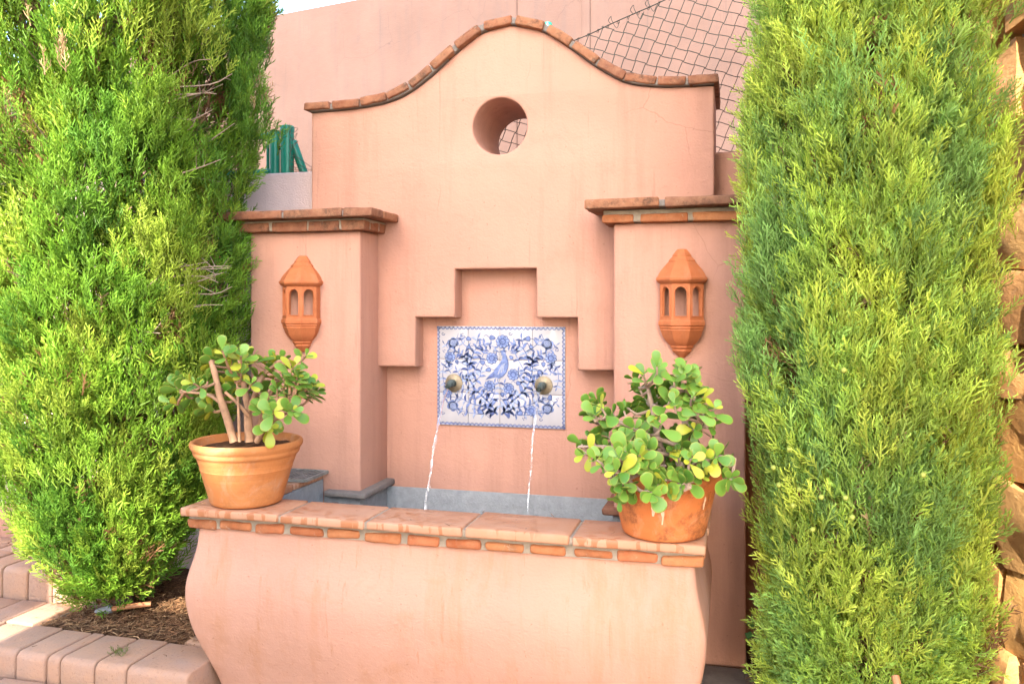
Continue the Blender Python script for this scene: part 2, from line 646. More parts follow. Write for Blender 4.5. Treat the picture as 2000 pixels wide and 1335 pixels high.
def paver(x0, x1, y0, y1, z0, z1, parent, m=None, nose=0.028, gap=0.004):
    cx, cy = (x0 + x1) / 2, (y0 + y1) / 2
    bm = bmesh.new()
    dz = rnd.uniform(-0.003, 0.003)
    add_box(bm, x0 + gap - cx, x1 - gap - cx, y0 - cy, y1 - gap - cy, z0 - z1, dz)
    bmesh.ops.recalc_face_normals(bm, faces=bm.faces)
    for v in bm.verts:
        v.co.x += rnd.uniform(-0.002, 0.002)
        v.co.y += rnd.uniform(-0.003, 0.003)
        if v.co.z > -0.01:
            v.co.z += rnd.uniform(-0.002, 0.002)
    ymin = min(v.co.y for v in bm.verts)
    if nose:
        es = [e for e in bm.edges if all(v.co.z > -0.012 and v.co.y < ymin + 0.02 for v in e.verts)]
        bmesh.ops.bevel(bm, geom=es, offset=nose, segments=4, profile=0.5, affect='EDGES')
    es = [e for e in bm.edges if len(e.link_faces) == 2 and e.calc_face_angle(0) > 0.9]
    bmesh.ops.bevel(bm, geom=es, offset=0.007, segments=2, profile=0.5, affect='EDGES')
    return put("paver", bm_mesh(bm, "paver", angle=50), m or M['paver'], parent, (cx, cy, z1))


def bedding(name, x0, x1, y0, y1, z0, z1):
    bm = bmesh.new()
    add_box(bm, x0, x1, y0, y1, z0, z1)
    return tag(put(name, bm_mesh(bm, name, smooth=False), M['mortar_grey']), kind='structure')


patio = bedding("patio", -4.6, -1.75, 1.5, 2.50, -0.06, -0.012)
step1 = bedding("lower_step", -4.6, -1.875, 2.53, 2.752, -0.05, 0.074)
step1b = bedding("lower_tread", -4.6, -2.776, 2.754, 2.998, -0.05, 0.070)
step2 = bedding("upper_step", -4.6, -2.64, 3.02, 3.40, -0.05, 0.196)

for yy in (2.385, 2.27, 2.155, 2.04, 1.925):
    x = -1.80 - (0.11 if int(yy * 100) % 2 else 0.0)
    while x > -4.4:
        paver(x - 0.21, x, yy, yy + 0.112, -0.03, 0.0, patio, nose=0)
        x -= 0.212
xs = [-1.862, -2.12, -2.259, -2.412, -2.474, -2.616]
while xs[-1] > -4.4:
    xs.append(xs[-1] - rnd.uniform(0.135, 0.15))
for a, b in zip(xs, xs[1:]):
    paver(b, a, 2.512, 2.752, -0.045, 0.09, step1)
paver(-2.07, -1.90, 2.765, 2.872, 0.0, 0.086, step1, nose=0)
x = -2.775
while x > -4.3:
    w = rnd.choice((0.2, 0.145, 0.145))
    paver(x - w, x, 2.757, 2.985, 0.0, 0.088, step1b, nose=0)
    x -= w
x = -2.655
while x > -4.4:
    w = rnd.uniform(0.128, 0.145)
    paver(x - w, x, 3.0, 3.215, 0.05, 0.215, step2)
    x -= w
x = -2.66
while x > -4.3:
    paver(x - 0.2, x, 3.222, 3.325, 0.1, 0.213, step2, nose=0)
    x -= 0.202
x = -2.70
while x > -4.3:
    paver(x - 0.2, x, 3.33, 3.412, 0.1, 0.214, step2, nose=0)
    x -= 0.202
apron = bedding("apron", -0.16, 0.09, 2.75, 3.275, -0.04, 0.002)
paver(-0.135, 0.05, 2.98, 3.262, -0.02, 0.012, apron, M['mortar_grey'], nose=0)
paver(-0.14, 0.05, 2.76, 2.975, -0.02, 0.010, apron, M['mortar_grey'], nose=0)

# --- low rendered kerb wall behind the upper step
bm = box_bm(-4.6, -2.95, 3.415, 3.56, 0.0, 0.345, 0.012, 3)
tag(put("kerb_wall", bm_mesh(bm, "kerb_wall"), M['wall']), "low pink rendered wall behind the top paved step", "wall")

# --- retaining walls and house behind
bm = box_bm(-6.0, -1.86, 3.6, 3.88, 0.0, 2.05, 0.012, 3)
tag(put("retaining_wall", bm_mesh(bm, "retaining_wall"), M['retain']),
    "greyish pink rough rendered wall left of the fountain, behind the sunlit cypress", "wall")
bm = box_bm(-0.11, 1.2, 3.6, 3.88, 0.0, 2.05, 0.012, 3)
tag(put("retaining_wall", bm_mesh(bm, "retaining_wall"), M['wall']),
    "plain pink wall showing between the fountain's right end and the right cypress", "wall")

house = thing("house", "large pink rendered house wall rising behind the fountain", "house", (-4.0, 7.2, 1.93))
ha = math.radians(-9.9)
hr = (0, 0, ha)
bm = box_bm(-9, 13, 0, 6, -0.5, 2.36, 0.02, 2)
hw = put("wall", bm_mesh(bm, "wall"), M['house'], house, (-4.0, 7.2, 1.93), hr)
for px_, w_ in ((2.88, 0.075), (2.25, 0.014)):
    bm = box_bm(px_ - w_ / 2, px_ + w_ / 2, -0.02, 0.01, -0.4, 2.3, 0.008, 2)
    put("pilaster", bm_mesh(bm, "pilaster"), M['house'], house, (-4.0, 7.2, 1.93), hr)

# --- neighbouring block behind the camera (its edge draws the shade line across the left cypress)
blk = thing("apartment_block", "tall narrow cream rendered block across the patio facing the fountain", "building", (-0.2, -9.2, 0))
bm = bmesh.new()
BX0, BX1, BY0, BY1, BZ = -1.74, 1.34, -9.4, -9.0, 10.75  # slab outline set for where its shade falls on fountain and stone wall
# opening added right through the slab to send a sun patch onto the pot
ox0, ox1, oz0, oz1 = -1.405, -1.275, 8.02, 8.42
slab_bm(bm, [(BX0, 0), (BX1, 0), (BX1, BZ), (BX0, BZ)], [[(ox0, oz0), (ox1, oz0), (ox1, oz1), (ox0, oz1)]], -BY1, -BY0, 0)
for v in bm.verts:
    v.co.y = -v.co.y
put("wall", bm_mesh(bm, "wall"), M['block'], blk)
# added unseen walls shading the low steps; the gap lets a sun patch through
gw = thing("shade_wall", "unseen cream wall added behind the viewer to shade the steps, with a gap for sun", "wall", (-3.0, -1.1, 0))
for xa, xb, zt in ((-2.62, -1.55, 2.62), (-5.5, -2.79, 3.35)):
    bm = box_bm(xa, xb, -1.2, -1.0, -0.04, zt, 0.01, 2)
    put("shade_wall_length", bm_mesh(bm, "shade_wall_length"), M['block'], gw)

# ================================================================== FOUNTAIN
fnt = thing("wall_fountain", "peach rendered wall fountain with curved brick-topped gable and round hole", "fountain", (-1.0, 3.4, 0))

CURVE = [(-1.901, 2.299), (-1.817, 2.299), (-1.648, 2.304), (-1.509, 2.322), (-1.409, 2.357), (-1.303, 2.424), (-1.213, 2.497), (-1.129, 2.559),
         (-1.058, 2.600), (-0.965, 2.619), (-0.907, 2.615), (-0.792, 2.580), (-0.68, 2.506), (-0.569, 2.418), (-0.438, 2.337), (-0.31, 2.309), (-0.205, 2.302), (-0.072, 2.299)]
CV = spline([(x, z, 0) for x, z in CURVE], 4)
cvx = np.array([p.x for p in CV])
cvz = np.array([p.y for p in CV])


def cz(x):
    return float(np.interp(x, cvx, cvz))


top_pts = [(p.x, p.y) for p in CV]
hole = [(-0.986 + 0.124 * math.cos(2 * math.pi * k / 48), 2.185 + 0.124 * math.sin(2 * math.pi * k / 48)) for k in range(48)]
lower = [(-1.901, 1.122), (-1.382, 1.122), (-1.382, 1.346), (-1.193, 1.346), (-1.193, 1.56), (-0.8216, 1.56), (-0.8216, 1.346), (-0.6395, 1.346), (-0.6395, 1.122), (-0.072, 1.122)]
outer = []
for a, b in zip(lower, lower[1:] + [(-0.072, 2.299)]):
    k = max(1, int((Vector(b) - Vector(a)).length / 0.07))
    for j in range(k):
        q = Vector(a).lerp(Vector(b), j / k)
        dj = (Vector(b) - Vector(a)).normalized() * (rnd.uniform(-0.0012, 0.0012) if j else 0)
        outer.append((q.x - dj.y, q.y + dj.x))
outer = outer + top_pts[::-1] + [(-1.901, 2.0), (-1.901, 1.6)]
bm = bmesh.new()
slab_bm(bm, outer, [hole], 3.47, 3.5695, 0.009, 3)
slab_bm(bm, [(-1.901, 0.0), (-0.072, 0.0)] + top_pts[::-1], [hole], 3.57, 3.89, 0.0)
gable = put("gable_wall", bm_mesh(bm, "gable_wall"), M['wall'], fnt)

# coping bricks along the curve
BXS = [-1.925, -1.783, -1.642, -1.503, -1.392, -1.282, -1.177, -1.056, -0.917, -0.781, -0.669, -0.56, -0.441, -0.303, -0.179, -0.048]
for i, (a, b) in enumerate(zip(BXS, BXS[1:])):
    g0, g1 = 0.0055, 0.0055
    pa, pb = Vector((a + g0, 0, cz(a + g0))), Vector((b - g1, 0, cz(b - g1)))
    mid = (pa + pb) / 2
    L = (pb - pa).length
    ang = math.atan2(pb.z - pa.z, pb.x - pa.x)
    nrm = Vector((-math.sin(ang), 0, math.cos(ang)))
    zc = mid + nrm * 0.021
    for y0, y1, ln in ((3.437, 3.665, L), (3.675, 3.915, L)):
        bm = box_bm(-ln / 2, ln / 2, -(y1 - y0) / 2, (y1 - y0) / 2, -0.0185, 0.0185, 0.006, 2, 0.0022, rnd, 0, 0.003)
        put("coping_brick", bm_mesh(bm, "coping_brick", angle=50), M['cap_brick'], gable,
            (zc.x + rnd.uniform(-.002, .002), (y0 + y1) / 2 + rnd.uniform(-.004, .004), zc.z), (rnd.uniform(-.02, .02), -ang + rnd.uniform(-.015, .015), rnd.uniform(-.012, .012)))
up = []
for k, p in enumerate(CV):
    q0, q1 = CV[max(0, k - 1)], CV[min(len(CV) - 1, k + 1)]
    d = (q1 - q0).normalized()
    up.append((p.x - d.y * 0.030, p.y + d.x * 0.030))
bm = bmesh.new()
slab_bm(bm, [(p.x, p.y + 0.0015) for p in CV] + up[::-1], [], 3.449, 3.908, 0.004, 1)
put("mortar", bm_mesh(bm, "mortar"), M['mortar_grey'], gable)


def pillar(x0, x1, mirror):
    p = put("pillar", None, parent=fnt, loc=((x0 + x1) / 2, 3.45, 0))
    bm = box_bm(x0, x1, 3.28, 3.6, 0.0, 1.724, 0.011, 3, 0, None)
    return bm, p


def brick_run(name, x0, x1, y0, y1, z0, z1, parent, m, bev=0.005, jit=0.0025):
    return box(name, x0, x1, y0, y1, z0, z1, M[m], parent, bev, 2, jit, rnd, 0, 0.0022)


for side, (x0, x1) in (('l', (-2.104, -1.562)), ('r', (-0.459, 0.05))):
    bm = box_bm(x0, x1, 3.28, 3.6, 0.0, 1.724, 0.011, 3)
    pl = put("pillar", bm_mesh(bm, "pillar"), M['wall'], fnt)
    back = 3.4675
    # mortar core of the cap
    bm = box_bm(x0 - 0.036, x1 + 0.036, 3.246, back, 1.727, 1.774, 0.004, 1)
    put("mortar", bm_mesh(bm, "mortar"), M['mortar'], pl)
    # lower course
    if side == 'l':
        fr = [(-2.146, -1.985), (-1.972, -1.80), (-1.79, -1.645), (-1.633, -1.5235)]
        tp = [(-2.206, -1.889), (-1.876, -1.603), (-1.593, -1.462)]
    else:
        fr = [(-0.4985, -0.374), (-0.350, -0.166), (-0.148, 0.04), (0.05, 0.0905)]
        tp = [(-0.559, -0.271), (-0.25, 0.05), (0.06, 0.15)]
    for a, b in fr:
        brick_run("cap_brick", a, b, 3.2405, 3.30, 1.724, 1.757 if side == 'r' else 1.765, pl, 'brick' if side == 'r' else 'cap_brick')
    for xe, s in ((x0 - 0.0385, 1), (x1 + 0.0385, -1)):
        xa, xb = (xe, xe + 0.05) if s > 0 else (xe - 0.05, xe)
        for ya, yb in ((3.306, 3.39), (3.40, back)):
            brick_run("cap_brick", xa, xb, ya, yb, 1.724, 1.764, pl, 'cap_brick')
    # upper, wider course
    for a, b in tp:
        brick_run("cap_brick", a, b, 3.178, 3.30, 1.775, 1.812, pl, 'cap_brick')
    for xe, s in ((x0 - 0.1, 1), (x1 + 0.1, -1)):
        xa, xb = (xe, xe + 0.12) if s > 0 else (xe - 0.12, xe)
        brick_run("cap_brick", xa, xb, 3.307, back, 1.775, 1.811, pl, 'cap_brick')
    brick_run("cap_brick", x0 + 0.025, x1 - 0.025, 3.307, back, 1.775, 1.806, pl, 'cap_brick')
    bm = box_bm(x0 - 0.09, x1 + 0.09, 3.188, back, 1.777, 1.803, 0.004, 1)
    put("mortar", bm_mesh(bm, "mortar"), M['mortar_grey'], pl)
    # plinth ledge over the basin
    lx0, lx1 = (-1.716, -1.522) if side == 'l' else (-0.499, -0.30)
    box("ledge", lx0, lx1, 3.238, 3.5685, 0.566, 0.594, M['mortar_grey' if side == 'l' else 'cap_brick'], pl, 0.007, 2, 0.002, rnd, 0, 0.003)
    gx0, gx1 = (-1.735, -1.5595) if side == 'l' else (-0.4615, -0.265)
    box("lining", gx0, gx1, 3.2775, 3.5685, 0.33, 0.565, M['render_grey'], pl, 0.003)

# ---- trough
tr = put("trough", None, parent=fnt, loc=(-1.0, 2.9, 0))
PROF = [(0.0, -0.052), (0.03, -0.044), (0.09, -0.024), (0.16, 0.0), (0.22, 0.018), (0.275, 0.029), (0.33, 0.036), (0.38, 0.036), (0.43, 0.028), (0.49, 0.013), (0.54, 0.005), (0.592, 0.0), (0.60, -0.002)]
PROFS = spline([(z, o, 0) for z, o in PROF], 3)


def rrect(x0, x1, y0, y1, r, n=5):
    pts = [(x0, y1)]
    for cx, cy, a0 in ((x0 + r, y0 + r, math.pi), (x1 - r, y0 + r, 1.5 * math.pi)):
        for k in range(n + 1):
            a = a0 + 0.5 * math.pi * k / n
            pts.append((cx + r * math.cos(a), cy + r * math.sin(a)))
    pts.append((x1, y1))
    return pts


bm = bmesh.new()
rings = []
for p in PROFS:
    o = p.y
    base = rrect(-1.885 - o, -0.113 + o, 2.602 - o, 3.279, 0.022)
    dense = []
    base0 = rrect(-1.885, -0.113, 2.602, 3.279, 0.022)
    for a, b, a_, b_ in zip(base, base[1:], base0, base0[1:]):
        k = max(1, int((Vector(b_) - Vector(a_)).length / 0.09))
        for j in range(k):
            q = Vector(a).lerp(Vector(b), j / k)
            dense.append(q)
    dense.append(Vector(base[-1]))
    rings.append([bm.verts.new((q.x, q.y + (0.0025 * mnoise.noise(Vector((q.x * 4, p.x * 4, 1))) if q.y < 2.9 else 0), p.x)) for q in dense])
for a, b in zip(rings, rings[1:]):
    for k in range(len(a) - 1):
        bm.faces.new((a[k], a[k + 1], b[k + 1], b[k]))
put("body", bm_mesh(bm, "body", angle=60), M['trough'], tr)

# inner faces of the basin
bm = bmesh.new()
add_box(bm, -1.735, -0.263, 2.74, 2.769, 0.33, 0.637)       # behind the front coping
add_box(bm, -1.765, -1.7365, 2.74, 3.276, 0.33, 0.637)
add_box(bm, -0.2625, -0.235, 2.74, 3.276, 0.33, 0.637)
add_box(bm, -1.5585, -0.4625, 3.562, 3.5695, 0.33, 0.556)   # grey dado under the spouts
add_box(bm, -1.735, -0.263, 2.7695, 3.5615, 0.30, 0.3295)
put("basin", bm_mesh(bm, "basin", smooth=False), M['render_grey'], tr)
# top bed of mortar
bm = bmesh.new()
add_box(bm, -1.912, -0.088, 2.592, 2.7395, 0.592, 0.6405)
add_box(bm, -1.912, -1.7655, 2.7405, 3.2785, 0.592, 0.6395)
add_box(bm, -0.2345, -0.088, 2.7405, 3.2785, 0.592, 0.6395)
put("mortar", bm_mesh(bm, "mortar", smooth=False), M['mortar'], tr)
TB = [(-1.916, -1.798), (-1.784, -1.66), (-1.644, -1.522), (-1.502, -1.377), (-1.357, -1.234), (-1.215, -1.087), (-1.064, -0.94), (-0.924, -0.797), (-0.781, -0.657), (-0.639, -0.515), (-0.491, -0.367), (-0.347, -0.22), (-0.208, -0.0845)]
for a, b in TB:
    dz = rnd.uniform(-0.002, 0.002)
    da, db = rnd.uniform(-0.006, 0.005), rnd.uniform(-0.005, 0.006)
    o = brick_run("brick", a + da, b + db, 2.5835 - rnd.uniform(0, 0.003), 2.64, 0.591 + dz, 0.6265 + dz - rnd.uniform(0, 0.006), tr, 'brick', 0.009, 0.004)
    o.rotation_euler = (0, rnd.uniform(-.025, .025), rnd.uniform(-.015, .015))
for xa, xb in ((-1.918, -1.87), (-0.13, -0.082)):
    y = 2.66
    while y < 3.2:
        brick_run("brick", xa, xb, y, min(y + 0.125, 3.27), 0.592, 0.627, tr, 'brick', 0.009, 0.003)
        y += 0.145
TX = [-1.927, -1.524, -1.198, -0.848, -0.493, -0.074]
for a, b in zip(TX, TX[1:]):
    box("coping_tile", a + 0.005, b - 0.005, 2.549, 2.771, 0.6395, 0.67 + rnd.uniform(-.0015, .0015), M['tile'], tr, 0.007, 2, 0.0015, rnd, 0, 0.0016)
bm = bmesh.new()
add_box(bm, -1.915, -0.086, 2.560, 2.765, 0.641, 0.663)
put("mortar", bm_mesh(bm, "mortar", smooth=False), M['mortar'], tr)
for xa, xb in ((-1.927, -1.737), (-0.264, -0.074)):
    for ya, yb in ((2.776, 3.02), (3.028, 3.277)):
        box("coping_tile", xa, xb, ya, yb, 0.6365, 0.664, M['tile'], tr, 0.007, 2, 0.0015, rnd, 0, 0.0016)
# grate lying on the left arm of the coping
gr = thing("drain_grate", "small grey metal grate lying on the coping behind the left pot", "grate", (-1.80, 3.17, 0.665))
bm = bmesh.new()
for k in range(9):
    add_box(bm, -1.874 + k * 0.0185, -1.874 + k * 0.0185 + 0.010, 3.075, 3.265, 0.666, 0.675)
put("bar", bm_mesh(bm, "bar", smooth=False), M['grate'], gr)
bm = bmesh.new()
for a in ((-1.885, -1.713, 3.064, 3.0745), (-1.885, -1.713, 3.2655, 3.276), (-1.885, -1.8745, 3.075, 3.265), (-1.7155, -1.705, 3.075, 3.265)):
    add_box(bm, a[0], a[1], a[2], a[3], 0.6655, 0.677)
put("frame", bm_mesh(bm, "frame", smooth=False), M['grate'], gr)

# water in the basin
bm = bmesh.new()
nx, ny = 60, 36
X0, X1, Y0, Y1 = -1.7365, -0.263, 2.7695, 3.5615
wv = [[None] * (ny + 1) for _ in range(nx + 1)]
for i in range(nx + 1):
    for j in range(ny + 1):
        x, y = X0 + (X1 - X0) * i / nx, Y0 + (Y1 - Y0) * j / ny
        z = 0.44
        for cx, cy in ((-1.2277, 3.15), (-0.808, 3.22)):
            r = math.hypot(x - cx, y - cy)
            z += 0.004 * math.cos(r * 70) * math.exp(-r * 5)
        wv[i][j] = bm.verts.new((x, y, z))
for i in range(nx):
    for j in range(ny):
        bm.faces.new((wv[i][j], wv[i + 1][j], wv[i + 1][j + 1], wv[i][j + 1]))
tag(put("water", bm_mesh(bm, "water", recalc=False), M['water']), kind='structure')

# ================================================================== TILE PANEL
PX0, PZ0 = -1.3105, 1.305            # top left corner of the panel
PW, PH = 0.600, 0.453
panel = thing("tile_panel", "blue and white hand-painted tile panel with a bird among flowers", "tile panel", (PX0 + PW / 2, 3.565, PZ0 - PH))
FY = 3.560                            # glazed face
for i in range(4):
    for j in range(3):
        w, h = PW / 4, PH / 3
        xa, za = PX0 + i * w, PZ0 - (j + 1) * h
        box("tile", xa + 0.0008, xa + w - 0.0008, FY + rnd.uniform(0, 0.0004), 3.5695, za + 0.0008, za + h - 0.0008, M['glaze'], panel, 0.0012, 2)


def pz(zx, zy):
    """painter's grid (848 x 670 units) to the panel face"""
    return (PX0 + (zx - 250) / 848 * PW, PZ0 - (zy - 520) / 674 * PH)


PAINT = {k: bmesh.new() for k in ('blue_dark', 'blue_mid', 'blue_light', 'glaze')}
LAY = {'base': 0.0008, 'mid': 0.0012, 'top': 0.0016, 'fin': 0.0020}


def poly(pts, colr, lay='base'):
    bm = PAINT[colr]
    y = FY - LAY[lay]
    q = [Vector((*pz(*p), 0)) for p in pts]
    vv = [bm.verts.new((p.x, y, p.y)) for p in q]
    for t in tessellate_polygon([q]):
        try:
            f = bm.faces.new([vv[k] for k in t])
        except ValueError:
            pass


def stroke(pts, w0, w1, colr, lay='base', per=4):
    c = spline([(x, y, 0) for x, y in pts], per)
    lft, rgt = [], []
    n = len(c)
    for i, p in enumerate(c):
        d = (c[min(n - 1, i + 1)] - c[max(0, i - 1)]).normalized()
        w = (w0 + (w1 - w0) * i / (n - 1)) / 2
        lft.append((p.x - d.y * w, p.y + d.x * w))
        rgt.append((p.x + d.y * w, p.y - d.x * w))
    for i in range(n - 1):
        poly([lft[i], lft[i + 1], rgt[i + 1], rgt[i]], colr, lay)


def pleaf(x, y, ang, ln, wd, curl, colr='blue_mid'):
    """a comma-shaped painted leaf"""
    c = []
    a = ang
    px, py = x, y
    for k in range(7):
        c.append((px, py))
        px += math.cos(a) * ln / 6
        py += math.sin(a) * ln / 6
        a += curl / 6
    prof = [0.25, 0.62, 0.95, 1.0, 0.8, 0.45, 0.05]
    up_, dn = [], []
    for k, (qx, qy) in enumerate(c):
        d = Vector(c[min(6, k + 1)]) - Vector(c[max(0, k - 1)])
        d.normalize()
        w = wd / 2 * prof[k]
        up_.append((qx - d.y * w, qy + d.x * w))
        dn.append((qx + d.y * w, qy - d.x * w))
    poly(up_ + dn[::-1], colr, 'base')
    edge = up_ if curl > 0 else dn
    stroke(edge[1:], 2.2, 1.2, 'blue_dark', 'mid', 1)


def circle(x, y, r, n=14):
    return [(x + r * math.cos(2 * math.pi * k / n), y + r * math.sin(2 * math.pi * k / n)) for k in range(n)]


def rosette(x, y, r, n=9, rot=0.0):
    for k in range(n):
        a = rot + 2 * math.pi * k / n
        cx, cy = x + math.cos(a) * r * 0.68, y + math.sin(a) * r * 0.68
        poly(circle(cx, cy, r * 0.33, 10), 'blue_dark', 'base')
        poly(circle(cx - 1, cy - 1, r * 0.24, 9), 'blue_mid', 'mid')
        poly(circle(x + math.cos(a + 0.12) * r * 0.78, y + math.sin(a + 0.12) * r * 0.78, r * 0.10, 7), 'blue_light', 'top')
    poly(circle(x, y, r * 0.45, 14), 'blue_dark', 'top')
    poly(circle(x, y, r * 0.34, 12), 'blue_mid', 'fin')


def pomegranate(x, y, r, ang):
    ca, sa = math.cos(ang), math.sin(ang)

    def R(u, v):
        return (x + (u * ca - v * sa) * r, y + (u * sa + v * ca) * r)
    for u, v, s in ((0, 0, 0.8), (-0.45, 0.5, 0.45), (-0.45, -0.5, 0.45), (0.35, 0.45, 0.45), (0.35, -0.45, 0.45), (-0.7, 0, 0.42)):
        poly([R(u + s * math.cos(k * 0.57), v + s * math.sin(k * 0.57)) for k in range(11)], 'blue_mid', 'base')
    poly([R(0.62 * math.cos(k * 0.57), 0.62 * math.sin(k * 0.57)) for k in range(11)], 'blue_light', 'mid')
    for k in range(-2, 3):
        stroke([R(-0.5, k * 0.22), R(0.5, k * 0.22)], 2.2, 2.2, 'blue_dark', 'top', 1)
        stroke([R(k * 0.22, -0.5), R(k * 0.22, 0.5)], 2.2, 2.2, 'blue_dark', 'top', 1)
    for s in (-0.35, 0, 0.35):
        stroke([R(0.75, s * 0.6), R(1.25, s), R(1.8, s * 2.2)], 7, 2, 'blue_mid', 'mid', 2)


def bud(x, y, r, ang):
    ca, sa = math.cos(ang), math.sin(ang)
    pts = []
    for k in range(12):
        a = 2 * math.pi * k / 12
        u = math.cos(a) * r * (1.25 if math.cos(a) > 0 else 0.9)
        v = math.sin(a) * r * 0.85 * (1 - 0.35 * math.cos(a))
        pts.append((x + u * ca - v * sa, y + u * sa + v * ca))
    poly(pts, 'blue_dark', 'base')
    poly([(x + (p[0] - x) * 0.72, y + (p[1] - y) * 0.72) for p in pts], 'blue_mid', 'mid')
    stroke([(x - ca * r, y - sa * r), (x - ca * r * 2 + sa * r * 0.5, y - sa * r * 2 - ca * r * 0.5), (x - ca * r * 2.7, y - sa * r * 2.7)], 4, 2.5, 'blue_dark', 'base', 3)


rp = random.Random(3)


def vine(pts, w0, w1, n, l0, l1, first=1, skip=0):
    stroke(pts, w0, w1, 'blue_mid', 'base', 6)
    c = spline([(x, y, 0) for x, y in pts], 8)
    m = len(c)
    for k in range(n):
        f = (k + 0.6 + skip) / (n + skip)
        i = min(m - 2, int(f * (m - 1)))
        d = c[i + 1] - c[i]
        a = math.atan2(d.y, d.x)
        for s in (1, -1):
            ln = (l0 + (l1 - l0) * f) * rp.uniform(0.85, 1.15)
            pleaf(c[i].x, c[i].y, a + s * rp.uniform(0.5, 0.8), ln * 1.15, ln * 0.34, s * rp.uniform(1.0, 1.9), rp.choice(('blue_mid', 'blue_mid', 'blue_dark', 'blue_light')))
    pleaf(c[-1].x, c[-1].y, math.atan2(c[-1].y - c[-3].y, c[-1].x - c[-3].x), l1, l1 * 0.28, 0.6)


for s in (-1, 1):
    def mx(pts):
        return [(672 + s * (x - 672) if True else x, y) for x, y in pts]
    vine(mx([(660, 1112), (600, 1030), (530, 965), (478, 890), (458, 810), (456, 730)]), 13, 7, 11, 66, 50)
    vine(mx([(468, 800), (490, 720), (525, 660), (575, 640)]), 8, 5, 6, 52, 40)
    vine(mx([(462, 770), (430, 720), (395, 700)]), 7, 4, 4, 44, 34)
    vine(mx([(655, 1105), (575, 1065), (480, 1040), (400, 1000)]), 9, 5, 8, 50, 40)
    vine(mx([(520, 640), (528, 600)]), 6, 5, 1, 46, 40)
    vine(mx([(345, 840), (325, 800), (330, 770)]), 6, 4, 3, 40, 32)
    vine(mx([(490, 905), (540, 860), (548, 820)]), 7, 4, 3, 44, 36)
    vine(mx([(560, 1000), (590, 960)]), 6, 4, 1, 40, 32)
    pomegranate(672 + s * (362 - 672), 634, 38, math.pi * 1.22 if s < 0 else -math.pi * 0.22)
    pomegranate(672 + s * (360 - 672), 1062, 38, math.pi * 0.8 if s < 0 else math.pi * 0.2)
for s in (-1, 1):
    def mx(pts):
        return [(672 + s * (x - 672), y) for x, y in pts]
    vine(mx([(640, 1090), (560, 1110), (470, 1105), (410, 1090)]), 6, 4, 5, 42, 34)
    vine(mx([(610, 1030), (640, 960), (640, 900)]), 6, 4, 4, 42, 34)
    vine(mx([(535, 965), (450, 950), (395, 940)]), 6, 4, 4, 42, 34)
    vine(mx([(478, 890), (420, 870), (385, 820)]), 6, 4, 4, 42, 34)
    vine(mx([(490, 850), (560, 720), (575, 680)]), 6, 4, 4, 40, 32)
    vine(mx([(500, 690), (430, 640), (415, 600)]), 6, 4, 3, 40, 32)
    vine(mx([(575, 640), (640, 660), (650, 690)]), 5, 4, 3, 36, 28)
    vine(mx([(350, 760), (300, 790), (290, 860), (300, 920)]), 5, 4, 5, 36, 28)
    vine(mx([(400, 700), (340, 680), (300, 640)]), 5, 3, 3, 32, 26)
    vine(mx([(420, 1020), (350, 1000), (300, 1030)]), 5, 3, 3, 32, 26)
for f in ((693, 622, 46), (622, 735, 40), (763, 842, 40), (606, 920, 38), (733, 932, 36), (340, 730, 38), (1006, 728, 39), (322, 975, 33), (880, 1078, 36)):
    rosette(*f, rot=rp.uniform(0, 0.6))
for b in ((464, 605, 17, 0.3), (466, 662, 15, 2.6), (560, 765, 18, 3.6), (600, 812, 18, 2.9), (622, 597, 20, 0.2), (858, 602, 20, 3.0), (878, 655, 15, 0.5), (750, 728, 14, 3.9),
          (935, 822, 18, 0.4), (795, 897, 17, 0.1), (497, 998, 16, 5.2), (690, 975, 16, 1.3), (808, 1094, 20, 2.8), (1000, 990, 18, 4.9), (386, 762, 15, 1.2), (958, 768, 16, 1.5), (545, 1098, 20, 0.3)):
    bud(*b)
bird = [(682, 700), (688, 689), (700, 686), (712, 696), (716, 715), (726, 745), (730, 775), (724, 808), (708, 838), (688, 860), (664, 868), (640, 864), (606, 872), (576, 882), (598, 856), (632, 822), (655, 790), (676, 765), (689, 742), (692, 718)]
poly(bird, 'blue_mid', 'mid')
stroke(bird[4:11], 5, 3, 'blue_dark', 'top', 2)
for k in range(4):
    stroke([(662 + k * 11, 842 - k * 6), (675 + k * 9, 805 - k * 7), (690 + k * 7, 775 - k * 4)], 5, 2.5, 'glaze' if k % 2 == 0 else 'blue_light', 'top', 3)
for k in range(3):
    stroke([(640 - k * 3, 838 + k * 9), (610 - k * 4, 858 + k * 6), (590 - k * 3, 872 + k * 3)], 4, 2, 'blue_dark', 'top', 3)
poly(circle(703, 697, 3.6, 8), 'glaze', 'top')
poly([(684, 697), (676, 692), (686, 690)], 'blue_dark', 'top')
stroke([(664, 866), (660, 885), (672, 905), (690, 900)], 4, 3, 'blue_dark', 'base', 4)
for x, y in ((292, 572), (743, 568), (1042, 672), (290, 1110), (940, 1132), (602, 1122)):
    stroke([(x + math.cos(a) * (13 - a * 1.7), y + math.sin(a) * (13 - a * 1.7)) for a in [k * 0.7 for k in range(11)]], 4, 2.5, 'blue_dark', 'base', 2)
for x, y in ((415, 575), (292, 688), (935, 580), (1040, 995), (425, 1115), (825, 1130)):
    for dx, dy in ((0, 0), (12, -4), (6, 9)):
        poly(circle(x + dx, y + dy, 4, 7), 'blue_dark', 'base')
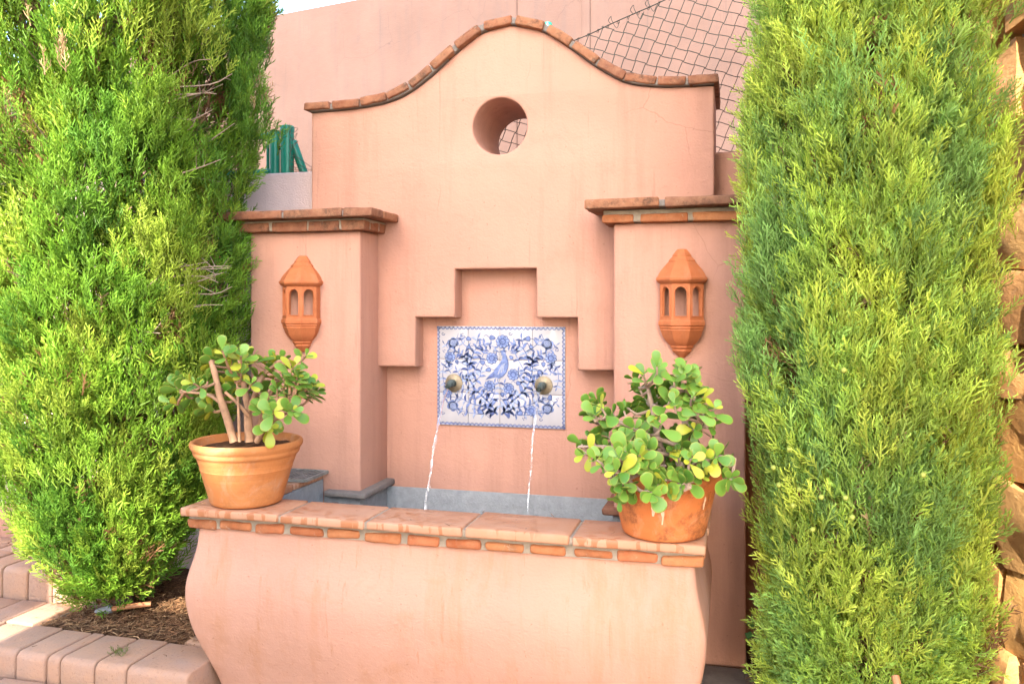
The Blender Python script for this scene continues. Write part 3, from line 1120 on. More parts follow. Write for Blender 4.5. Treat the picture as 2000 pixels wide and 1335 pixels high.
# scalloped border
nb, mb = 30, 24
for k in range(nb):
    x = 250 + (k + 0.5) * 848 / nb
    for y0, sg in ((524, 1), (1190, -1)):
        for r_, cl in ((13.0, 'blue_dark'), (6.5, 'blue_mid')):
            stroke([(x + math.cos(a) * r_, y0 + sg * math.sin(a) * (r_ + 5)) for a in [math.pi * t / 6 for t in range(7)]], 4.2, 4.2, cl, 'base', 1)
for k in range(mb):
    y = 522 + (k + 0.5) * 670 / mb
    for x0, sg in ((253, 1), (1095, -1)):
        for r_, cl in ((13.0, 'blue_dark'), (6.5, 'blue_mid')):
            stroke([(x0 + sg * math.sin(a) * (r_ + 4), y + math.cos(a) * r_) for a in [math.pi * t / 6 for t in range(7)]], 4.2, 4.2, cl, 'base', 1)
for k, bm in PAINT.items():
    me = bm_mesh(bm, "painting", smooth=False, recalc=False)
    tag(put("painting", me, M[k], panel), kind='stuff')

# ================================================================== SPOUTS AND STREAMS
def spout(x, z, label, stream_pts, wlabel, wk=1.0):
    t = thing("water_spout", label, "spout", (x, 3.5575, z), "water spouts on the tile panel")
    prof = [(0.0, 0.016), (0.014, 0.016), (0.018, 0.012), (0.028, 0.010), (0.034, 0.006), (0.040, 0.004), (0.041, 0.0), (0.0, 0.0)]
    bm = lathe_bm(prof, 32)
    put("rosette", bm_mesh(bm, "rosette"), M['brass'], t, (x, 3.5575, z), (math.radians(90), 0, 0))
    bm = bmesh.new()
    pts = [(0, -0.012, 0), (0, -0.035, 0.002), (0, -0.058, 0.0), (0, -0.075, -0.005), (0, -0.088, -0.011)]
    tube_into(bm, pts, 0.015, n=14, radii=[0.017, 0.0165, 0.015, 0.0125, 0.0115], cap=False)
    tube_into(bm, pts[::-1][:3], 0.009, n=14, radii=[0.0085, 0.009, 0.010], cap=True)
    put("nozzle", bm_mesh(bm, "nozzle"), M['verdigris'], t, (x, 3.5575, z))
    bm = bmesh.new()
    rr = random.Random(int(x * -100))
    n = len(stream_pts)
    tube_into(bm, stream_pts, 0.006, n=8, radii=[wk * (0.0042 - 0.0018 * k / n + rr.uniform(-0.0008, 0.0008)) for k in range(n)])
    w2 = [Vector(p) + Vector((0.004 * math.sin(i * 0.9), 0, 0.003)) for i, p in enumerate(stream_pts)]
    tube_into(bm, w2, 0.003, n=6, radii=[wk * (0.0022 + rr.uniform(-0.0008, 0.001)) for k in range(n)])
    for _ in range(10):
        p = Vector(rr.choice(stream_pts[n // 2:])) + Vector((rr.uniform(-.012, .012), rr.uniform(-.012, .012), rr.uniform(-.02, .02)))
        bmesh.ops.create_icosphere(bm, subdivisions=1, radius=rr.uniform(0.0015, 0.003), matrix=Matrix.Translation(p))
    s = put("water_stream", bm_mesh(bm, "water_stream"), M['water'])
    tag(s, wlabel, "water", "water streams")


def par(x, z0, a, b, smax, y0=3.472, dx=0.0):
    return [(x + dx * s + 0.0012 * math.sin(s * 90), y0 - s, z0 - a * s - b * s * s) for s in [smax * k / 24 for k in range(25)]]


spout(-1.2277, 1.046, "round brass spout on the left half of the tile panel", par(-1.2277, 1.034, 0.803, 3.39, 0.323), "thin water stream pouring from the left brass spout")
spout(-0.808, 1.045, "round brass spout on the right half of the tile panel", par(-0.808, 1.033, 0.8, 7.2, 0.238), "thin water stream pouring from the right brass spout", 0.72)

# ================================================================== WALL LANTERNS
def oct_path(a):
    k = math.tan(math.radians(22.5)) * a
    return [(-a, 0), (-a, -k), (-k, -a), (k, -a), (a, -k), (a, 0)]


def loft(bm, prof):
    rings = [[bm.verts.new((x, y, z)) for x, y in oct_path(a)] for a, z in prof]
    for r1, r2 in zip(rings, rings[1:]):
        for k in range(5):
            bm.faces.new((r1[k], r1[k + 1], r2[k + 1], r2[k]))
    return rings


def lantern(x, z, label, yaw=0.0):
    t = thing("wall_lantern", label, "wall lantern", (x, 3.279, z), "terracotta lanterns on the pillars")
    loc = (x, 3.2795, z)
    rot = (0, 0, yaw)
    # roof: z local, 0 = mid height
    bm = bmesh.new()
    prof = [(0.075, 0.072), (0.080, 0.072), (0.084, 0.076), (0.092, 0.081), (0.097, 0.089), (0.097, 0.097), (0.091, 0.103), (0.088, 0.112), (0.078, 0.128), (0.066, 0.143), (0.055, 0.156), (0.050, 0.160), (0.050, 0.166), (0.040, 0.176), (0.036, 0.180), (0.036, 0.185), (0.028, 0.196), (0.020, 0.207), (0.0165, 0.210)]
    r = loft(bm, prof)
    bm.faces.new(r[-1])
    put("roof", bm_mesh(bm, "roof", angle=28), M['lantern'], t, loc, rot)
    # bowl
    bm = bmesh.new()
    prof = [(0.075, -0.066), (0.083, -0.066), (0.087, -0.070), (0.0885, -0.078), (0.0885, -0.086), (0.084, -0.090), (0.0845, -0.096), (0.081, -0.101), (0.0815, -0.106), (0.078, -0.112), (0.073, -0.128), (0.063, -0.145), (0.050, -0.160), (0.043, -0.166), (0.044, -0.171), (0.036, -0.180), (0.037, -0.186), (0.027, -0.197), (0.016, -0.207), (0.012, -0.212)]
    r = loft(bm, prof)
    bm.faces.new(r[-1][::-1])
    put("bowl", bm_mesh(bm, "bowl", angle=28), M['lantern'], t, loc, rot)
    # pierced body
    a = 0.083
    z0, z1 = -0.067, 0.073
    P8 = oct_path(a)
    bm = bmesh.new()
    rims = bmesh.new()
    for k in range(5):
        p, q = Vector((*P8[k], 0)), Vector((*P8[k + 1], 0))
        e = (q - p)
        w = e.length
        e.normalize()
        nin = Vector((-e.y, e.x, 0))
        if nin.dot(-(p + q)) < 0:
            nin = -nin

        def W(u, v, dpt=0.0):
            return p + e * u + Vector((0, 0, v)) + nin * dpt
        if k in (1, 2, 3):
            hw, ub = 0.0215, w / 2
            b0, b1 = -0.050, 0.036                     # sill and spring line
            arch = [(ub - hw, b0), (ub + hw, b0)] + [(ub + hw * math.cos(t_), b1 + hw * math.sin(t_) * 1.15) for t_ in [math.pi * j / 10 for j in range(11)]]
            out_ = [(0, z0), (w, z0), (w, z1), (0, z1)]
            vo = [bm.verts.new(W(*c)) for c in out_]
            vi = [bm.verts.new(W(*c)) for c in arch]
            vb = [bm.verts.new(W(*c, 0.013)) for c in arch]
            tri = tessellate_polygon([[Vector((*c, 0)) for c in out_], [Vector((*c, 0)) for c in arch[::-1]]])
            flat = vo + vi[::-1]
            for f in tri:
                try:
                    bm.faces.new([flat[i] for i in f])
                except ValueError:
                    pass
            for j in range(len(arch)):
                j2 = (j + 1) % len(arch)
                bm.faces.new((vi[j], vi[j2], vb[j2], vb[j]))
            vo2 = [bm.verts.new(W(*c, 0.013)) for c in out_]
            flat = vo2 + vb[::-1]
            for f in tri:
                try:
                    bm.faces.new([flat[i] for i in f])
                except ValueError:
                    pass
            ring = [W(c[0] + (c[0] - ub) * 0.12, c[1] + (0.003 if c[1] > 0 else -0.003), -0.0005) for c in arch]
            tube_into(rims, ring + [ring[0]], 0.0024, n=5, cap=False)
        else:
            vo = [bm.verts.new(W(*c)) for c in ((0, z0), (w, z0), (w, z1), (0, z1))]
            bm.faces.new(vo)
    put("body", bm_mesh(bm, "body", smooth=False), M['lantern'], t, loc, rot)
    put("window_rim", bm_mesh(rims, "window_rim"), M['lantern'], t, loc, rot)


lantern(-1.836, 1.407, "terracotta wall lantern on the left pillar, above the pot in front of the sunlit cypress")
lantern(-0.190, 1.407, "terracotta wall lantern on the right pillar, above the fuller jade plant")

# ================================================================== CHAIN-LINK FENCE AND GATE
fen = thing("chain_link_fence", "dark chain-link netting sagging behind the gable's right shoulder", "fence", (-0.4, 4.05, 1.95))
top_line = [(-1.5, 2.53), (-1.2, 2.59), (-0.95, 2.665), (-0.78, 2.717), (-0.68, 2.752), (-0.57, 2.79), (-0.45, 2.832), (-0.347, 2.873), (-0.1, 2.965), (0.25, 3.10), (0.7, 3.3)]


def ztop(x):
    return float(np.interp(x, [p[0] for p in top_line], [p[1] for p in top_line]))


bm = bmesh.new()
O = Vector((-0.297, 0, 2.839))
A, B = Vector((-0.022, 0, -0.0521)), Vector((0.0513, 0, -0.0187))


def fnode(i, j):
    p = O + A * i + B * j
    wobx = 0.005 * mnoise.noise(Vector((i * 0.35, j * 0.35, 1)))
    wobz = 0.006 * mnoise.noise(Vector((i * 0.35, j * 0.35, 7)))
    return Vector((p.x + wobx, 4.05 + 0.012 * mnoise.noise(Vector((i * 0.2, j * 0.2, 4))), p.z + wobz))


def inside(p):
    return -1.45 < p.x < 0.62 and p.z > 1.96 and p.z < ztop(p.x) + 0.004


for fam in (0, 1):
    for a in range(-45, 46):
        run = []
        for b in range(-45, 46):
            p = fnode(b, a) if fam == 0 else fnode(a, b)
            if inside(p):
                k = 1 if fam == 0 else -1
                d = (A if fam == 0 else B).normalized()
                s = Vector((-d.z, 0, d.x)) * (0.0022 if (a + b) % 2 else -0.0022)
                run += [p - d * 0.006 + s + Vector((0, 0.0016 * k, 0)), p + d * 0.006 - s - Vector((0, 0.0016 * k, 0))]
            else:
                if len(run) > 2:
                    tube_into(bm, run, 0.0021, n=4, cap=False)
                run = []
        if len(run) > 2:
            tube_into(bm, run, 0.0021, n=4, cap=False)
tag(put("wire_netting", bm_mesh(bm, "wire_netting"), M['wire'], fen), kind='stuff')
bm = bmesh.new()
tube_into(bm, spline([(x, 4.052, z + 0.003 * math.sin(x * 40)) for x, z in top_line], 4), 0.0026, n=5)
for k in range(26):
    x = -0.8 + k * 0.05
    z = ztop(x)
    tube_into(bm, [(x, 4.049, z - 0.012), (x + 0.006, 4.045, z + 0.004), (x + 0.012, 4.055, z + 0.008), (x + 0.004, 4.06, z - 0.01)], 0.0017, n=3)
for cx, sc in ((-0.58, 0.05), (-0.47, 0.06), (-0.40, 0.05)):
    z = ztop(cx)
    pts = [(cx + sc * u, 4.04, z + sc * v) for u, v in ((0, 0), (-0.2, 0.35), (0.05, 0.7), (0.12, 0.35), (0.6, -0.5), (0.9, 0.1))]
    tube_into(bm, spline(pts, 4), 0.0017, n=3)
put("tension_wire", bm_mesh(bm, "tension_wire"), M['wire'], fen)


def post_bm(x, y, z0, z1, r):
    prof = [(0.0, z0), (r, z0), (r, z1 - 0.03), (r * 1.05, z1 - 0.03), (r * 1.07, z1 - 0.012), (r * 0.95, z1 - 0.004), (r * 0.5, z1), (0, z1)]
    bm = lathe_bm(prof, 20)
    for v in bm.verts:
        v.co.x += x
        v.co.y += y
    return bm


put("post", bm_mesh(post_bm(-0.903, 4.07, 1.93, 2.832, 0.021), "post"), M['green_paint'], fen)
put("post", bm_mesh(post_bm(0.66, 4.07, 1.93, 3.3, 0.021), "post"), M['green_paint'], fen)

gp = thing("fence_post", "thick green steel fence post with slanted brace left of the gable", "fence post", (-2.193, 3.75, 2.05))
put("post", bm_mesh(post_bm(-2.190, 3.75, 2.049, 2.316, 0.034), "post"), M['green_paint'], gp)
bm = bmesh.new()
tube_into(bm, [(-2.165, 3.76, 2.235), (-2.10, 3.775, 2.049)], 0.021, n=14)
put("brace", bm_mesh(bm, "brace"), M['green_paint'], gp)
bm = bmesh.new()
rw = random.Random(8)
for k in range(7):
    z = 2.07 + k * 0.036
    pts = [(-2.157, 3.728, z), (-2.145 + rw.uniform(0, .03), 3.722, z + rw.uniform(-.02, .03)), (-2.13 + rw.uniform(0, .04), 3.725, z + rw.uniform(-.03, .02)), (-2.15, 3.72, z - 0.02), (-2.160, 3.722, z + 0.03)]
    tube_into(bm, spline(pts, 4), 0.0016, n=3)
for k in range(3):
    pts = [(-2.15, 3.735, 2.07 + k * .05), (-2.11, 3.74, 2.08 + k * .03), (-2.06, 3.745, 2.062 + k * .02), (-2.04, 3.74, 2.10)]
    tube_into(bm, spline(pts, 4), 0.0016, n=3)
put("loose_wire", bm_mesh(bm, "loose_wire"), M['wire_rust'], gp)

gt = thing("garden_gate", "green tubular steel gate frame hinged to the thick post", "gate", (-2.6, 3.75, 2.06))
put("stile", bm_mesh(post_bm(-2.262, 3.752, 2.062, 2.296, 0.0255), "stile"), M['green_paint'], gt)
for z in (2.268, 2.082):
    bm = bmesh.new()
    tube_into(bm, [(-2.285, 3.752, z), (-3.1, 3.752, z)], 0.018, n=12)
    put("rail", bm_mesh(bm, "rail"), M['green_paint'], gt)
bm = bmesh.new()
tube_into(bm, [(-2.31, 3.765, 2.10), (-2.31, 3.765, 2.25)], 0.008, n=8)
put("bar", bm_mesh(bm, "bar"), M['green_paint'], gt)
bm = box_bm(-2.239, -2.222, 3.742, 3.762, 2.195, 2.212, 0.002, 1)
put("hinge", bm_mesh(bm, "hinge"), M['wire'], gt)

# ================================================================== STONE WALL
sw = thing("stone_wall", "golden rough stone wall beside the right cypress", "wall", (1.02, 2.9, 0))
SA, SB = Vector((0.90, 3.75)), Vector((1.20, 1.75))
sd = (SB - SA)
SL_ = sd.length
sd.normalize()
sn = Vector((sd.y, -sd.x)) if (Vector((sd.y, -sd.x)).x < 0) else Vector((-sd.y, sd.x))   # faces the fountain court (-X)
rs = random.Random(21)
z = -0.05
while z < 3.3:
    h = rs.uniform(0.19, 0.33)
    u = -rs.uniform(0.0, 0.2)
    while u < SL_:
        L = rs.uniform(0.26, 0.5)
        bm = bmesh.new()
        bmesh.ops.create_cube(bm, size=1)
        bmesh.ops.subdivide_edges(bm, edges=bm.edges[:], cuts=4, use_grid_fill=True)
        sdv = rs.uniform(0, 100)
        hj = rs.uniform(-0.012, 0.016)
        for v in bm.verts:
            p = v.co * 2
            q = p.normalized() * max(abs(p.x), abs(p.y), abs(p.z))
            p = p.lerp(q, 0.22)
            p = Vector((p.x * (L / 2 - 0.004), p.y * 0.16, p.z * (h / 2 + hj)))
            nz = mnoise.fractal(Vector((p.x * 5 + sdv, p.y * 5, p.z * 5)), 1.0, 2.0, 4)
            p += p.normalized() * nz * 0.034
            v.co = p
        c = SA + sd * (u + L / 2) - sn * (0.12 + rs.uniform(-0.02, 0.02))
        put("stone", bm_mesh(bm, "stone", angle=60), M['stone'], sw, (c.x, c.y, z + h / 2 + rs.uniform(-.01, .01)), (rs.uniform(-.05, .05), rs.uniform(-.10, .10), math.atan2(sd.y, sd.x) + rs.uniform(-.06, .06)))
        u += L + 0.006
    z += h + 0.006
bm = bmesh.new()
c0, c1 = SA - sn * 0.10, SB - sn * 0.10
add_box(bm, -SL_ / 2, SL_ / 2, -0.10, 0.05, -0.05, 3.3)
cm = (SA + SB) / 2 - sn * 0.16
put("mortar", bm_mesh(bm, "mortar", smooth=False), M['mortar'], sw, (cm.x, cm.y, 0), (0, 0, math.atan2(sd.y, sd.x)))

# ================================================================== POTS
def pot(x, y, z, prof, m, label, drips=None):
    t = thing("terracotta_pot", label, "flower pot", (x, y, z), "terracotta pots on the trough coping")
    bm = lathe_bm(prof, 64)
    for v in bm.verts:
        r = math.hypot(v.co.x, v.co.y)
        if r > 1e-4:
            k = 1 + 0.008 * mnoise.noise(Vector((v.co.x / r * 1.3, v.co.y / r * 1.3, v.co.z * 9)))
            v.co.x *= k
            v.co.y *= k
    put("vessel", bm_mesh(bm, "vessel", angle=40), m, t, (x, y, z))
    top = max(p[1] for p in prof)
    rin = prof[-3][0]
    bm = bmesh.new()
    rings = [[bm.verts.new((0, 0, top - 0.028))]]
    for k in range(1, 9):
        r = rin * k / 8
        rings.append([bm.verts.new((r * math.cos(2 * math.pi * i / 32), r * math.sin(2 * math.pi * i / 32), top - 0.03 + 0.006 * mnoise.noise(Vector((r * 40 * math.cos(i * .2), r * 40 * math.sin(i * .2), 2))))) for i in range(32)])
    for i in range(32):
        bm.faces.new((rings[0][0], rings[1][i], rings[1][(i + 1) % 32]))
    for a, b in zip(rings[1:], rings[2:]):
        for i in range(32):
            bm.faces.new((a[i], b[i], b[(i + 1) % 32], a[(i + 1) % 32]))
    put("potting_soil", bm_mesh(bm, "potting_soil"), M['soil'], t, (x, y, z))
    return t


pa = [(0.0, 0.0), (0.120, 0.0), (0.127, 0.004), (0.131, 0.012), (0.140, 0.045), (0.151, 0.083), (0.158, 0.108), (0.164, 0.126), (0.1655, 0.129), (0.1645, 0.132), (0.172, 0.152), (0.178, 0.170), (0.1805, 0.176), (0.186, 0.179), (0.190, 0.187), (0.190, 0.194), (0.1905, 0.197), (0.196, 0.202), (0.2005, 0.211), (0.2015, 0.220), (0.199, 0.227), (0.193, 0.230), (0.185, 0.227), (0.180, 0.212), (0.173, 0.185), (0.168, 0.170)]
pot(-1.738, 2.69, 0.6725, pa, M['pot_a'], "pale terracotta pot with combed bands on the left end of the trough")
pb = [(0.0, 0.0), (0.122, 0.0), (0.129, 0.004), (0.132, 0.012), (0.139, 0.04), (0.149, 0.085), (0.159, 0.130), (0.1635, 0.150), (0.165, 0.156), (0.175, 0.158), (0.179, 0.164), (0.1825, 0.186), (0.183, 0.200), (0.179, 0.207), (0.172, 0.207), (0.166, 0.2), (0.158, 0.165), (0.153, 0.145)]
rp_ = pot(-0.212, 2.668, 0.6725, pb, M['pot_b'], "orange terracotta pot with white drips on the right end of the trough")
# dried lime runs on the right pot, thin crusts that follow its wall
M['lime'] = simple("lime_crust", (0.68, 0.42, 0.27), 0.9, var=0.15, sc=80)
bm = bmesh.new()
prz = [p[1] for p in pb[1:12]]
prr = [p[0] for p in pb[1:12]]
for a0, z0, z1, w in ((-1.70, 0.146, 0.085, 0.015), (-1.52, 0.150, 0.060, 0.012), (-0.62, 0.14, 0.10, 0.012)):
    prev = None
    for k in range(17):
        f = k / 16
        zz = z0 + (z1 - z0) * f
        r = float(np.interp(zz, prz, prr)) * 1.008 + 0.001
        ww = w * (0.5 + 0.5 * math.sin(f * 3.0 + 0.3)) * (0.75 + 0.4 * mnoise.noise(Vector((f * 6, a0 * 5, 0)))) / 0.15
        am = a0 + 0.02 * mnoise.noise(Vector((f * 3, a0, 5)))
        cur = [bm.verts.new((r * math.cos(am + s * ww / 2), r * math.sin(am + s * ww / 2), zz)) for s in (-1, 0, 1)]
        if prev:
            for i in range(2):
                bm.faces.new((prev[i], prev[i + 1], cur[i + 1], cur[i]))
        prev = cur
put("lime_stain", bm_mesh(bm, "lime_stain"), M['lime'], rp_, (-0.212, 2.668, 0.6725))

# ================================================================== JADE PLANTS
def jade_leaf_mesh(name, m, wd=0.56, bend=0.12, th=0.075, cup=0.10):
    st = [(0.0, 0.10), (0.12, 0.20), (0.28, 0.46), (0.45, 0.76), (0.62, 0.97), (0.76, 1.0), (0.88, 0.82), (0.96, 0.50)]
    bm = bmesh.new()
    lay = bm.verts.layers.float.new("edge")
    rings = []
    for t, w in st:
        hw = w * wd / 2
        h = th * (0.5 + 0.5 * w)
        zb = -bend * t * t
        ring = []
        for u, v, e in ((-1, 0, 1), (-0.6, 0.7, 0.45), (0, 0.85, 0.1), (0.6, 0.7, 0.45), (1, 0, 1), (0.55, -0.7, 0.4), (-0.55, -0.7, 0.4)):
            vv = bm.verts.new((t, u * hw, zb + v * h * 0.5 + cup * (abs(u) ** 2) * w * 0.5))
            vv[lay] = max(e, 0.9 if t > 0.94 else 0) if t > 0.2 else 0.2
            ring.append(vv)
        rings.append(ring)
    tip = bm.verts.new((1.0, 0, -bend + cup * 0.1))
    tip[lay] = 1.0
    for a, b in zip(rings, rings[1:]):
        for k in range(7):
            bm.faces.new((a[k], a[(k + 1) % 7], b[(k + 1) % 7], b[k]))
    for k in range(7):
        bm.faces.new((rings[-1][k], rings[-1][(k + 1) % 7], tip))
    bm.faces.new(rings[0][::-1])
    me = bm_mesh(bm, name, angle=80)
    me.materials.append(m)
    return me


LEAFS = [jade_leaf_mesh("leaf", M['jade1']), jade_leaf_mesh("leaf", M['jade1'], 0.66, 0.05, 0.085, 0.05), jade_leaf_mesh("leaf", M['jade2'], 0.6, 0.16, 0.075, 0.12), jade_leaf_mesh("leaf", M['jade2'], 0.5, 0.1)]
JL = [(-2.056, 2.715, 1.081), (-2.016, 2.742, 1.05), (-1.956, 2.756, 1.111), (-1.927, 2.791, 1.128), (-1.921, 2.742, 1.186), (-1.87, 2.786, 1.175), (-1.687, 2.573, 1.208), (-1.704, 2.677, 1.205), (-1.703, 2.791, 1.177), (-1.681, 2.72, 1.138), (-1.66, 2.78, 1.179), (-1.497, 2.593, 1.167), (-1.496, 2.678, 1.208), (-1.544, 2.625, 1.114), (-1.536, 2.696, 1.067), (-1.504, 2.702, 1.078), (-1.483, 2.569, 1.028), (-1.633, 2.618, 1.026), (-1.607, 2.633, 0.949), (-1.911, 2.784, 1.045), (-1.94, 2.748, 1.002), (-1.561, 2.605, 1.09), (-1.744, 2.756, 1.116), (-1.704, 2.6, 1.146), (-1.841, 2.713, 1.099), (-1.471, 2.597, 1.126), (-1.866, 2.567, 1.111), (-1.714, 2.774, 1.051)]
JR = [(-0.469, 2.583, 0.949), (-0.426, 2.585, 1.053), (-0.478, 2.763, 1.054), (-0.405, 2.737, 0.959), (-0.404, 2.601, 0.931), (-0.388, 2.758, 1.032), (-0.315, 2.66, 1.069), (-0.3, 2.692, 1.159), (-0.256, 2.582, 1.187), (-0.272, 2.753, 1.103), (-0.285, 2.695, 1.133), (-0.214, 2.76, 1.129), (-0.148, 2.742, 1.189), (-0.112, 2.604, 1.198), (-0.084, 2.618, 1.147), (-0.153, 2.573, 1.166), (-0.097, 2.568, 1.114), (-0.022, 2.549, 1.09), (-0.041, 2.604, 1.033), (-0.073, 2.675, 1.009), (-0.196, 2.535, 1.037), (-0.224, 2.692, 0.97), (-0.276, 2.613, 0.957), (-0.328, 2.606, 0.926), (-0.265, 2.725, 0.885), (-0.19, 2.646, 0.933), (-0.129, 2.608, 0.954), (-0.07, 2.646, 0.951), (-0.016, 2.698, 0.929), (-0.002, 2.547, 0.918), (-0.072, 2.761, 0.881), (-0.124, 2.54, 0.905), (-0.21, 2.708, 0.883), (-0.289, 2.731, 0.852), (-0.319, 2.539, 0.829), (-0.322, 2.718, 0.83), (-0.25, 2.62, 0.838), (-0.135, 2.669, 0.827), (-0.166, 2.536, 0.889), (-0.284, 2.546, 1.021), (-0.347, 2.576, 0.93), (-0.245, 2.757, 1.054), (-0.174, 2.58, 1.104), (-0.256, 2.71, 0.997), (-0.166, 2.75, 0.963), (-0.229, 2.754, 1.101), (-0.065, 2.614, 1.104), (-0.284, 2.491, 0.927), (-0.219, 2.484, 0.893), (-0.173, 2.474, 0.878), (-0.086, 2.501, 0.927), (-0.375, 2.475, 0.933), (-0.331, 2.473, 0.9), (-0.259, 2.471, 0.947), (-0.133, 2.504, 0.935), (-0.191, 2.467, 0.863), (-0.285, 2.501, 0.847), (-0.322, 2.491, 0.819), (-0.234, 2.481, 0.913), (-0.051, 2.468, 0.957), (-0.015, 2.491, 0.952), (-0.117, 2.468, 0.871), (-0.306, 2.483, 0.958)]
SL = [([(-1.779, 2.67, 0.894), (-1.803, 2.66, 0.984), (-1.831, 2.66, 1.058), (-1.86, 2.67, 1.142), (-1.877, 2.67, 1.19)], 0.016, 0.009), ([(-1.726, 2.69, 0.893), (-1.734, 2.69, 0.982), (-1.737, 2.69, 1.029), (-1.76, 2.7, 1.113), (-1.775, 2.7, 1.199)], 0.017, 0.008), ([(-1.73, 2.69, 1.011), (-1.7, 2.69, 1.078), (-1.687, 2.71, 1.133), (-1.623, 2.72, 1.191)], 0.011, 0.006), ([(-1.713, 2.71, 0.891), (-1.706, 2.74, 0.986), (-1.673, 2.75, 1.073), (-1.608, 2.75, 1.151)], 0.010, 0.005), ([(-1.677, 2.66, 0.9), (-1.623, 2.64, 0.961), (-1.569, 2.63, 0.996), (-1.532, 2.62, 1.016)], 0.011, 0.005), ([(-1.736, 2.64, 0.901), (-1.734, 2.63, 1.008), (-1.747, 2.64, 1.119)], 0.006, 0.004), ([(-1.717, 2.67, 0.991), (-1.749, 2.64, 1.044), (-1.789, 2.63, 1.081)], 0.008, 0.005), ([(-1.831, 2.66, 1.039), (-1.885, 2.66, 1.066), (-1.985, 2.66, 1.073)], 0.007, 0.004)]
SR = [([(-0.144, 2.655, 0.855), (-0.144, 2.655, 0.936), (-0.138, 2.655, 1.018), (-0.123, 2.665, 1.082), (-0.098, 2.675, 1.122)], 0.028, 0.012), ([(-0.133, 2.655, 1.05), (-0.158, 2.675, 1.096), (-0.191, 2.685, 1.135)], 0.016, 0.008), ([(-0.122, 2.655, 1.083), (-0.134, 2.675, 1.137), (-0.127, 2.685, 1.186)], 0.013, 0.006), ([(-0.205, 2.655, 0.852), (-0.229, 2.655, 0.965), (-0.246, 2.655, 1.063), (-0.262, 2.655, 1.136)], 0.013, 0.006), ([(-0.163, 2.615, 0.958), (-0.247, 2.585, 0.991), (-0.343, 2.585, 1.028), (-0.425, 2.595, 1.04)], 0.007, 0.004), ([(-0.17, 2.605, 0.928), (-0.26, 2.555, 0.948), (-0.371, 2.555, 0.956), (-0.469, 2.565, 0.95)], 0.007, 0.004), ([(-0.132, 2.625, 1.022), (-0.069, 2.605, 1.04), (-0.023, 2.605, 1.052)], 0.006, 0.004), ([(-0.13, 2.595, 0.915), (-0.06, 2.535, 0.945), (0.007, 2.535, 0.941)], 0.006, 0.004), ([(-0.197, 2.555, 0.904), (-0.27, 2.505, 0.886), (-0.323, 2.495, 0.854)], 0.006, 0.004), ([(-0.15, 2.535, 0.918), (-0.132, 2.485, 0.89), (-0.117, 2.475, 0.862)], 0.007, 0.004)]


